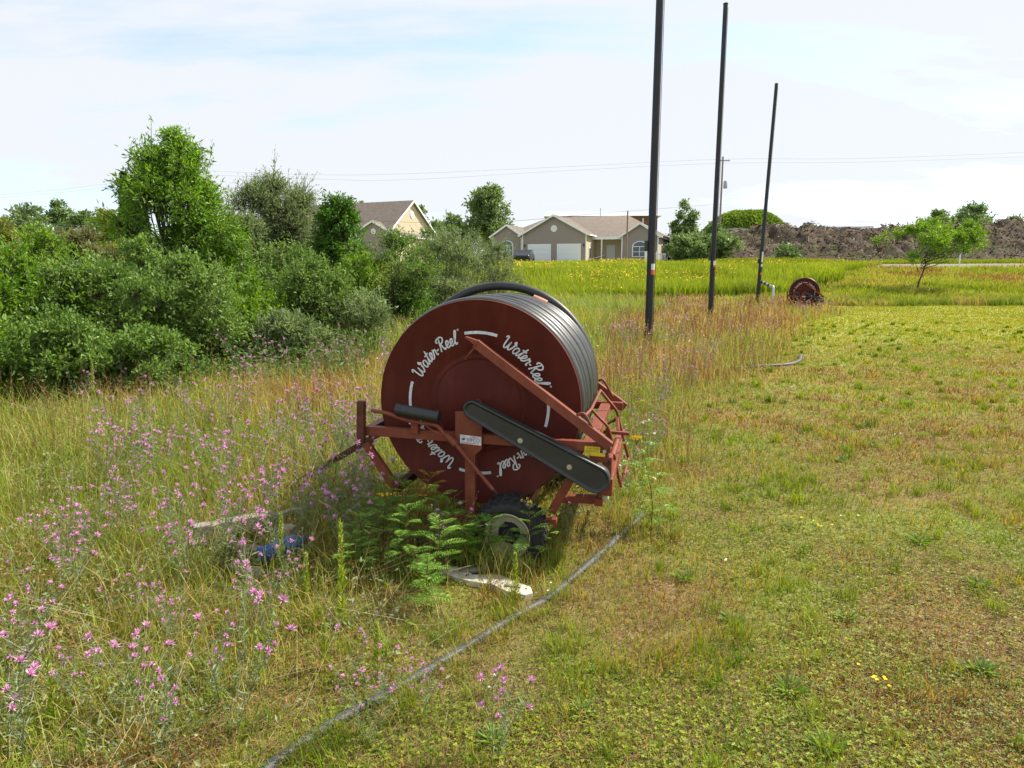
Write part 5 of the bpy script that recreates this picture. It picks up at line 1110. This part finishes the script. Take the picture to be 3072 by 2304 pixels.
def round_vent(e, x, y, z, r):
    o = MB().cyl((x, y-.01, z), (x, y-.06, z), r, 28).build('round_vent', HM['trim'], e); k = MB()
    for i in range(-2, 3): w = math.sqrt(max(0, r*r*.7-(i*r*.28)**2)); k.box((x, y-.075, z+i*r*.28), (2*w, .02, .03))
    k.build('louvres', HM['door'], o)
def arch_window(e, x, y, z, w, h):
    def arc(w_, h_, k=0): return [(x-w_/2, z), (x+w_/2, z)]+[(x+w_/2*math.cos(t), z+h_+w_/2*.72*math.sin(t)) for t in np.linspace(0, math.pi, 16)]
    o = MB().prism(arc(w+.24, h), y-.05, y-.01).build('window', HM['trim'], e)
    MB().prism([(a, b+.08) for a, b in arc(w, h-.08)], y-.065, y-.052).build('pane', HM['glass'], o)
    MB().box((x, y-.075, z+h*.5), (.06, .02, h)).box((x, y-.077, z+h), (w, .02, .07)).box((x, y-.076, z+h*.5), (w, .02, .05)).build('glazing_bars', HM['trim'], o)
def taupe_house():
    D = 77.; rot = R_(-19); x = (1600-1536)/FPX*D+2.6; e = empty('house', (x, D+1.5, 2.42), rot, label='taupe single storey house with two white garage doors and hip roof', cat='house', group='houses behind the field')
    # local x runs along the front; front wall of the garage at y = 0
    # (rotation about Z by -rot turns the right side towards us)
    gx0, gx1 = -4.05, 3.45
    gable_block(e, gx0, gx1, 0, 7, 3.35, 5.35, HM['taupe'], HM['cream'])
    for dx in (-2.0, 1.45):
        d = MB().box((dx, -.03, 1.13), (2.75, .04, 2.36)).build('garage_door_frame', HM['trim'], e)
        g = MB()
        for k in range(4): g.box((dx, -.07, .3+.56*k), (2.5, .03, .545))
        g.build('garage_door', HM['door'], e)
    round_vent(e, (gx0+gx1)/2, 0, 4.0, .37)
    for lx in (-3.75, 3.15): MB().box((lx, -.08, 2.15), (.12, .12, .28)).build('wall_lamp', HM['dark'], e)
    # left wing
    gable_block(e, -8.0, gx0-.35, .9, 7, 3.3, 4.45, HM['taupe'], HM['taupe'], .3)
    arch_window(e, -6.2, .9, 1.0, 1.3, 1.25)
    # right wing
    gable_block(e, 6.9, 11.0, 2.6, 9, 3.15, 4.45, HM['taupe'], HM['cream'], .3)
    arch_window(e, 8.95, 2.6, .85, 1.45, 1.15)
    # body between and main hip roof
    MB().poly([(gx1, 5.2, -1), (6.9, 5.2, -1), (6.9, 5.2, 3.1), (gx1, 5.2, 3.1)], [(0, 1, 2, 3)]).build('porch_wall', HM['cream'], e)
    MB().box((5.2, 5.14, 1.2), (1.0, .06, 2.2)).build('front_door', HM['door'], e)
    MB().box((5.2, 3.9, -.35), (3.3, 2.5, .5)).build('porch_slab', HM['conc'], e)
    MB().box((5.18, 2.75, 3.0), (3.4, .12, .3)).box((4.6, 2.75, 1.4), (.14, .13, 3.0)).build('porch_frame', HM['trim'], e)
    s = MB()
    for z in (.55, 1.05): s.bar((3.7, 1.2, z-.4), (4.9, 2.7, z), .04, .04)
    s.build('handrail', HM['trim'], e)
    w2 = MB().box((gx1+.02, 1.6, 1.3), (.06, .8, 1.3)).build('window', HM['trim'], e); MB().box((gx1+.055, 1.6, 1.3), (.02, .6, 1.1)).build('pane', HM['glass'], w2)
    z1, zr = 3.12, 5.95; xa, xb, ya, yb = -8.6, 11.6, 3.0, 15.5
    rx0, rx1, ry = -3.6, 6.5, 9.2
    V = [(xa, ya, z1), (xb, ya, z1), (xb, yb, z1), (xa, yb, z1), (rx0, ry, zr), (rx1, ry, zr)]
    rf = MB().poly(V, [(0, 1, 5, 4), (1, 2, 5), (2, 3, 4, 5), (3, 0, 4)]).build('hip_roof', HM['roof'], e)
    MB().bar((11.1, 2.3, 3.02), (11.6, 15.5, 3.02), .12, .16, (1, 0, 0)).build('gutter', HM['trim'], rf)
    MB().poly([(xa+.5, 7, -1), (11, 7, -1), (11, 15, -1), (xa+.5, 15, -1), (xa+.5, 7, z1), (11, 7, z1), (11, 15, z1), (xa+.5, 15, z1)], [(1, 2, 6, 5), (2, 3, 7, 6), (3, 0, 4, 7)]).build('back_wall', HM['cream'], e)
    w3 = MB().box((11.03, 5.5, 1.4), (.06, 1.0, 1.9)).build('window', HM['trim'], e); MB().box((11.07, 5.5, 1.4), (.02, .7, 1.6)).build('pane', HM['glass'], w3)
    MB().cyl((8.2, 9.5, 4.4), (8.2, 9.5, 5.6), .06, 10).build('roof_vent', HM['trim'], rf)
    MB().cyl((11.9, 6.0, 2.6), (11.9, 6.0, 4.1), .05, 10).build('flue_pipe', HM['trim'], e)
    return e, x, D
house, hx, hD = taupe_house()
def cream_house():
    D = 82.; p = at(1237, 700, D); rot = R_(66); e = empty('house', (p.x, D, 2.5), rot, label='cream gabled house with tall brown roof half hidden by the trees', cat='house', group='houses behind the field')
    gable_block(e, -4.4, 4.4, 0, 17, 4.0, 7.15, HM['cream'], HM['taupe'], .35); round_vent(e, 0, 0, 5.7, .42)
    w = MB().box((2.4, -.03, 3.4), (.9, .06, 1.3)).build('window', HM['trim'], e); MB().box((2.4, -.07, 3.4), (.7, .03, 1.1)).build('pane', HM['glass'], w)
    e2 = bpy.data.objects.new('garage_wing', None); COL.objects.link(e2); e2.parent = e; e2.rotation_euler = (0, 0, -rot-R_(19)); q = Matrix.Rotation(-rot, 3, 'Z')@(at(1135, 700, D-4)-Vector(e.location)); e2.location = (q.x, q.y, 0)
    gable_block(e2, -3.4, 2.2, 0, 9, 3.1, 4.6, HM['taupe'], HM['cream'], .3)
    round_vent(e2, -.6, 0, 3.6, .3)
    return e
cream_house()
def warehouse():
    D = 190.; a = at(1650, 634, D); b = at(1950, 670, D); e = empty('warehouse', ((a.x+b.x)/2, D, 2.4), R_(-5), label='long low industrial building with grey roof behind the taupe house', cat='warehouse'); L = b.x-a.x
    zt = hgt(1650, 632, D)-2.4; ze = hgt(1900, 662, D)-2.4
    MB().box((0, 0, ze/2-1), (L, 30, ze+2)).build('wall', HM['rustw'], e)
    V = [(-L/2-1, -16, ze), (L/2+1, -16, ze), (L/2+1, 16, ze), (-L/2-1, 16, ze), (-L/2-1, 0, zt), (L/2+1, 0, zt-.6)]
    MB().poly(V, [(0, 1, 5, 4), (2, 3, 4, 5), (0, 4, 3), (1, 2, 5), (0, 3, 2, 1)]).build('roof', HM['grey'], e)
warehouse()
def picket(label, x0, x1, y0, y1, z, n, grp='white fences by the taupe house'):
    e = empty('white_fence', (x0, y0, z), 0, label=label, cat='fence', group=grp); d = Vector((x1-x0, y1-y0, 0)); k = MB(); r = MB(); ps = MB()
    for i in range(n+1): q = d*i/n; k.box((q.x, q.y, .55), (.08, .03, 1.0))
    r.bar((0, 0, .95), (d.x, d.y, .95), .05, .09).bar((0, 0, .2), (d.x, d.y, .2), .05, .09)
    for t in (0, .5, 1): q = d*t; MB().box((q.x, q.y, .6), (.13, .13, 1.3)).build('post', HM['trim'], e)
    k.build('pickets', HM['trim'], e); r.build('rails', HM['trim'], e)
a = at(1935, 790, 76); b = at(1995, 790, 77); picket('white picket fence right of the taupe house behind the nearest pole', a.x, b.x+.2, 76, 77, gzf(a.x, 76), 16)
a = at(1440, 790, 76); b = at(1462, 790, 77); picket('short white fence at the left end of the taupe house', a.x, b.x, 76, 77, gzf(a.x, 76), 8)
def parked_car():
    p = at(1572, 790, 74); z = gzf(p.x, 74); e = empty('parked_car', (p.x, 74, z+.02), R_(80), label='dark car half hidden by the willow beside the left garage door', cat='car'); cp = mat('dark_car_paint', (.02, .022, .03), .25, .3, .5)
    prof = [(-2.1, .35), (-2.15, .75), (-1.9, .92), (-1.2, .98), (-.6, 1.42), (.9, 1.45), (1.6, 1.0), (2.1, .9), (2.2, .6), (2.15, .32)]
    MB().prism(prof, -.85, .85).build('body', cp, e, .06)
    for sx in (-1.3, 1.35):
        for sy in (-.82, .82):
            w = MB().cyl((sx, sy-.1, .32), (sx, sy+.1, .32), .32, 20).build('wheel', M['rubber'], e)
    MB().prism([(-1.05, 1.02), (-.55, 1.36), (.8, 1.38), (1.3, 1.02)], -.87, .87).build('side_window', HM['glass'], e)
parked_car()

# ================================================================== ROAD, PILE, MOUND
def road():
    b = VB(); xs = np.linspace(22, 140, 60); V = []
    for x in xs:
        for y in (58.6, 60.4, 62.2): V.append((x, y, gzf(x, y)+.03))
    V = np.array(V); i = np.arange(59); Q = np.concatenate([np.stack([i*3+k, i*3+3+k, i*3+4+k, i*3+1+k], 1) for k in (0, 1)])
    b.add(V, np.zeros((len(V), 3)), None, Q); b.build('road', mat('gravel_road', (.24, .22, .19), .95, 0, .1, (.17, .16, .13), 3, .5, 10), kind='structure', label='pale gravel road along the top of the bank')
road()
def pile():
    rng = np.random.default_rng(8); nx, ny = 330, 60; X, Y = np.meshgrid(np.linspace(17, 110, nx), np.linspace(66, 100, ny)); t = (Y-66)/34
    top = np.interp(X, [17, 20, 24, 28, 40, 55, 70, 110], [.4, 3.3, 4.0, 4.2, 4.2, 4.3, 4.0, 4.0])
    prof = sm(.04, .42, t)*(1-sm(.8, 1.0, t)); Z = gz(X, Y)-.3+prof*top
    rough = (fbm(X*1.0, Y, 3.0, 140)-.5)*1.6+(vn(X, Y, .8, 143)-.5)*1.1+(vn(X, Y, .35, 144)-.5)*.5
    Z = Z+(fbm(X, Y, 9, 147)-.5)*2.2*prof; Z = Z+rough*np.clip(prof*1.6, 0, 1)*np.where(t > .45, .35, 1)
    V = np.stack([X.ravel(), Y.ravel(), Z.ravel()], 1); i = (np.arange(ny-1)[:, None]*nx+np.arange(nx-1)[None]).ravel(); b = VB(); b.add(V, np.zeros((len(V), 3)), None, np.stack([i, i+1, i+1+nx, i+nx], 1))
    b.build('debris_mound', mat('dark_mulch', (.032, .023, .017), .95, 0, .1, (.12, .09, .062), .9, .9, 3), kind='structure', label='long dark mound of bark and wood debris')
    Zi = lambda x, y: Z[np.clip(((y-66)/34*(ny-1)).astype(int), 0, ny-1), np.clip(((x-17)/93*(nx-1)).astype(int), 0, nx-1)]
    n = 27000; x = 18+76*rng.random(n)**.9; y = 67.5+16*rng.random(n); z = Zi(x, y); c = VB(); a = rng.random(n)*6.28; L = (.12+.75*rng.random(n)**3); A = np.stack([x, y, z+.02], 1); Dv = np.stack([np.cos(a), np.sin(a), rng.normal(size=n)*.35], 1)
    tone = rng.random(n); cl = lerpc((.035, .025, .018), (.20, .15, .10), tone); pale = rng.random(n) < .14; cl[pale] = lerpc((.32, .27, .22), (.5, .45, .38), rng.random(pale.sum())); cl[rng.random(n) < .12] = (.16, .06, .035)
    c.sticks(A-Dv*(L/2)[:, None], A+Dv*(L/2)[:, None], .02+.07*rng.random(n)**2, .02+.05*rng.random(n)**2, cl, 5)
    tag(c.build('wood_debris', M['bark']), 'broken branches, bark and roots covering the dark pile', 'debris', kind='stuff')
    # green weeds creeping on the pile
    g = VB(); n = 12000; x = 19+70*rng.random(n); y = 67+13*rng.random(n); ok = fbm(x, y*2, 4.5, 150) > .555; x = x[ok]; y = y[ok]; n = len(x); P = np.stack([x, y, Zi(x, y)+.15*rng.random(n)], 1)
    L = .2+.2*rng.random(n); g.leaves(P, rng.normal(size=(n, 3))+np.array([0, 0, .8]), L, L*.4, lerpc((.06, .1, .025), (.16, .22, .06), rng.random(n)), .1, rng); tag(g.build('pile_weeds', M['leaf']), 'green weeds creeping over the dark debris pile', 'weeds', kind='stuff')
    # long steel sections lying on top
    for k, (x0, x1, yy, dz, lab) in enumerate(((2180, 2420, 82, .0, 'long grey steel beam at the left on top of the debris pile'), (2395, 2560, 84, .1, 'middle grey beam on top of the debris pile'), (2440, 2640, 86, .38, 'upper grey beam resting on the pile behind the small tree'), (2520, 2610, 83, .3, 'short grey beam at the right end of the stack'))):
        a = at(x0, 697-dz*20, yy); b_ = at(x1, 694-dz*20, yy+1); c_ = (a+b_)/2
        MB().bar(a-c_, b_-c_, .9, .22).bar(a-c_+Vector((0, .0, .24)), b_-c_+Vector((-1, 0, .24)), .6, .16).build('steel_beam', HM['grey'], None, .01, loc=c_, label=lab, cat='beam', group='steel beams on the debris pile')
    # tan soil heaps behind the crest
    for px0, px1, top_, yy, lab in ((2430, 2570, 680, 97, 'low tan soil heap behind the middle of the pile'), (2830, 2900, 686, 99, 'small tan soil heap behind the right part of the pile'), (2930, 3050, 684, 100, 'tan soil heap near the right edge of the view')):
        a = at(px0, 700, yy); b_ = at(px1, 700, yy); zt = hgt(px0, top_, yy); cx = (a.x+b_.x)/2; R0 = (b_.x-a.x)/2; V = []; F = []; n = 20; m = 8; zb = zt-4.5; rr = np.random.default_rng(px0)
        for i in range(m+1):
            for k in range(n):
                q = k*2*math.pi/n; f = i/m; V.append((R0*(1.8*(1-f)+.05)*math.cos(q)*(1+.1*rr.normal()), 5*(1-f)*math.sin(q), (zt-zb)*(1-(1-f)**1.5)*(1+.02*rr.normal())))
        F = [(i*n+k, i*n+(k+1) % n, (i+1)*n+(k+1) % n, (i+1)*n+k) for i in range(m) for k in range(n)]+[tuple(m*n+k for k in range(n))]
        MB().poly(V, F, True).build('soil_heap', mat('tan_soil', (.42, .33, .24), .95, 0, .1, (.34, .26, .18), 1.2), None, loc=(cx, yy, zb), label=lab, cat='soil heap', group='tan soil heaps behind the pile')
pile()
def mound():
    D = 125.; a = at(2100, 698, D); b_ = at(2375, 698, D); zt = hgt(2230, 643, D); cx = (a.x+b_.x)/2; R0 = (b_.x-a.x)/2*1.12; zb = 2.4; rng = np.random.default_rng(19)
    n, m = 60, 16; V = []
    def prof(f): return (1-f**2.6)
    for i in range(m+1):
        f = 1-i/m
        for k in range(n):
            q = k*2*math.pi/n; s_ = 1+.06*math.sin(3*q+1)+.04*math.sin(7*q); V.append((R0*1.18*f*s_*math.cos(q), R0*1.0*f*s_*math.sin(q), (zt-zb)*prof(f)))
    F = [(i*n+k, i*n+(k+1) % n, (i+1)*n+(k+1) % n, (i+1)*n+k) for i in range(m) for k in range(n)]
    MB().poly(V, F, True).build('hill', mat('hill_soil', (.07, .1, .03), .95), None, loc=(cx, D, zb), kind='structure', label='round green overgrown mound behind the debris pile')
    N_ = 26000; f = np.sqrt(rng.random(N_)); q = rng.random(N_)*6.28; s_ = 1+.06*np.sin(3*q+1)+.04*np.sin(7*q); x = R0*1.18*f*s_*np.cos(q); y = R0*f*s_*np.sin(q); z = (zt-zb)*prof(f); cl = fbm(x*1.0, y, 3, 160)
    L = .4+.3*rng.random(N_); P = np.stack([cx+x, D+y, zb+z+.2+1.0*(cl-.35)*rng.random(N_)], 1); b = VB()
    b.leaves(P, rng.normal(size=(N_, 3))+np.array([0, 0, .9]), L, L*.6, lerpc((.07, .13, .02), (.2, .3, .05), np.clip(rng.random(N_)*.6+cl*.5, 0, 1)), .15, rng)
    tag(b.build('mound_foliage', M['leaf']), 'leafy vines covering the round green mound', 'foliage', kind='stuff')
mound()

# ================================================================== WIRES AND UTILITY POLES
def wire(label, pts, r=.008, grp='overhead wires'):
    P = [at(*p) for p in pts]; c = P[0]; Q = crom([p-c for p in P], 8); MB().tube(Q, r, 5).build('power_line', M['greyhose'], None, loc=c, label=label, cat='wire', group=grp)
UD = 92
wire('upper of two long wires crossing the sky from the tallest tree to the right edge', [(420, 504, 88), (900, 523, 90), (1200, 522, 92), (1700, 500, 93), (2162, 478, UD), (2600, 475, 93), (3200, 452, 95)])
wire('lower of two long wires crossing the sky from the tallest tree to the right edge', [(420, 516, 89), (900, 535, 91), (1200, 540, 93), (1700, 512, 94), (2162, 490, UD+1), (2600, 486, 94), (3200, 466, 96)])
wire('upper wire at the left edge climbing to the tallest tree', [(-80, 592, 80), (200, 566, 84), (420, 538, 88)]); wire('lower wire at the left edge climbing to the tallest tree', [(-80, 600, 81), (200, 576, 85), (420, 545, 89)])
wire('thin low wire running from behind the second pole to the right', [(2162, 612, UD), (2235, 618, 91), (2450, 636, 90), (2750, 655, 90), (3000, 664, 90)])
wire('low wire crossing before the taupe house roof', [(1040, 662, 66), (1450, 668, 66), (1800, 640, 66), (2162, 612, UD)], .014)
for yy, la in ((668, 'top'), (676, 'middle'), (690, 'bottom')): wire(la+' of three wires in front of the far left bushes', [(-60, yy-4, 22), (150, yy+4, 23.5), (300, yy+12, 25)], .006)
def utility_pole():
    p = at(2158, 700, UD); z = gzf(p.x, UD); e = empty('utility_pole', (p.x, UD, z), 0, label='wooden utility pole with grey transformer hidden behind the second black pole', cat='utility pole'); H = hgt(2158, 470, UD)-z
    MB().tube([(0, 0, 0), (0, 0, H)], [.15, .11], 12).build('shaft', M['wood'], e); MB().bar((-.9, 0, H-.5), (.9, 0, H-.5), .1, .12).build('crossarm', M['wood'], e)
    zt = hgt(2168, 545, UD)-z; MB().lathe([(.001, -.45), (.22, -.45), (.25, -.4), (.25, .42), (.2, .5), (.001, .52)], (.48, 0, zt-.4), 'Z', 20).build('transformer', HM['grey'], e)
    for x in (-.8, 0, .8): MB().lathe([(.001, 0), (.05, 0), (.06, .06), (.03, .12), (.05, .17), (.001, .2)], (x, 0, H-.42), 'Z', 12).build('insulator', HM['trim'], e)
utility_pole()
def thin_pole(px, base_py, top_py, D, label, mt, r):
    p = at(px, 700, D); z = gzf(p.x, D); H = hgt(px, top_py, D)-z; e = empty('utility_pole', (p.x, D, z), 0, label=label, cat='utility pole'); MB().tube([(0, 0, 0), (.02, 0, H)], [r, r*.8], 12).build('shaft', mt, e); MB().lathe([(r*.8, 0), (r*.95, 0), (r*.95, .08), (.001, .12)], (.02, 0, H-.02), 'Z', 12).build('cap', HM['grey'], e)
thin_pole(1881, 795, 634, 66, 'short brown wooden pole in front of the taupe house', mat('brown_pole', (.28, .2, .15), .8, 0, .2, (.2, .14, .1), 6), .085)
thin_pole(1339, 700, 628, 120, 'thin distant pole left of the big round tree', M['wood'], .08); thin_pole(1800, 640, 625, 150, 'thin pole rising over the right part of the taupe roof', M['wood'], .07); thin_pole(2655, 690, 670, 100, 'thin short post on the crest of the debris pile', M['wood'], .05)
def road_sign():
    p = at(2878, 795, 57.5); z = gzf(p.x, p.y); e = empty('road_sign', (p.x, p.y, z), 0, label='small square sign on a white post at the roadside', cat='sign'); H = hgt(2878, 755, p.y)-z
    MB().box((0, 0, H/2), (.09, .05, H)).build('post', HM['trim'], e); MB().box((0, -.04, H-.12), (.3, .02, .24)).build('sign_plate', HM['grey'], e, .004)
road_sign()
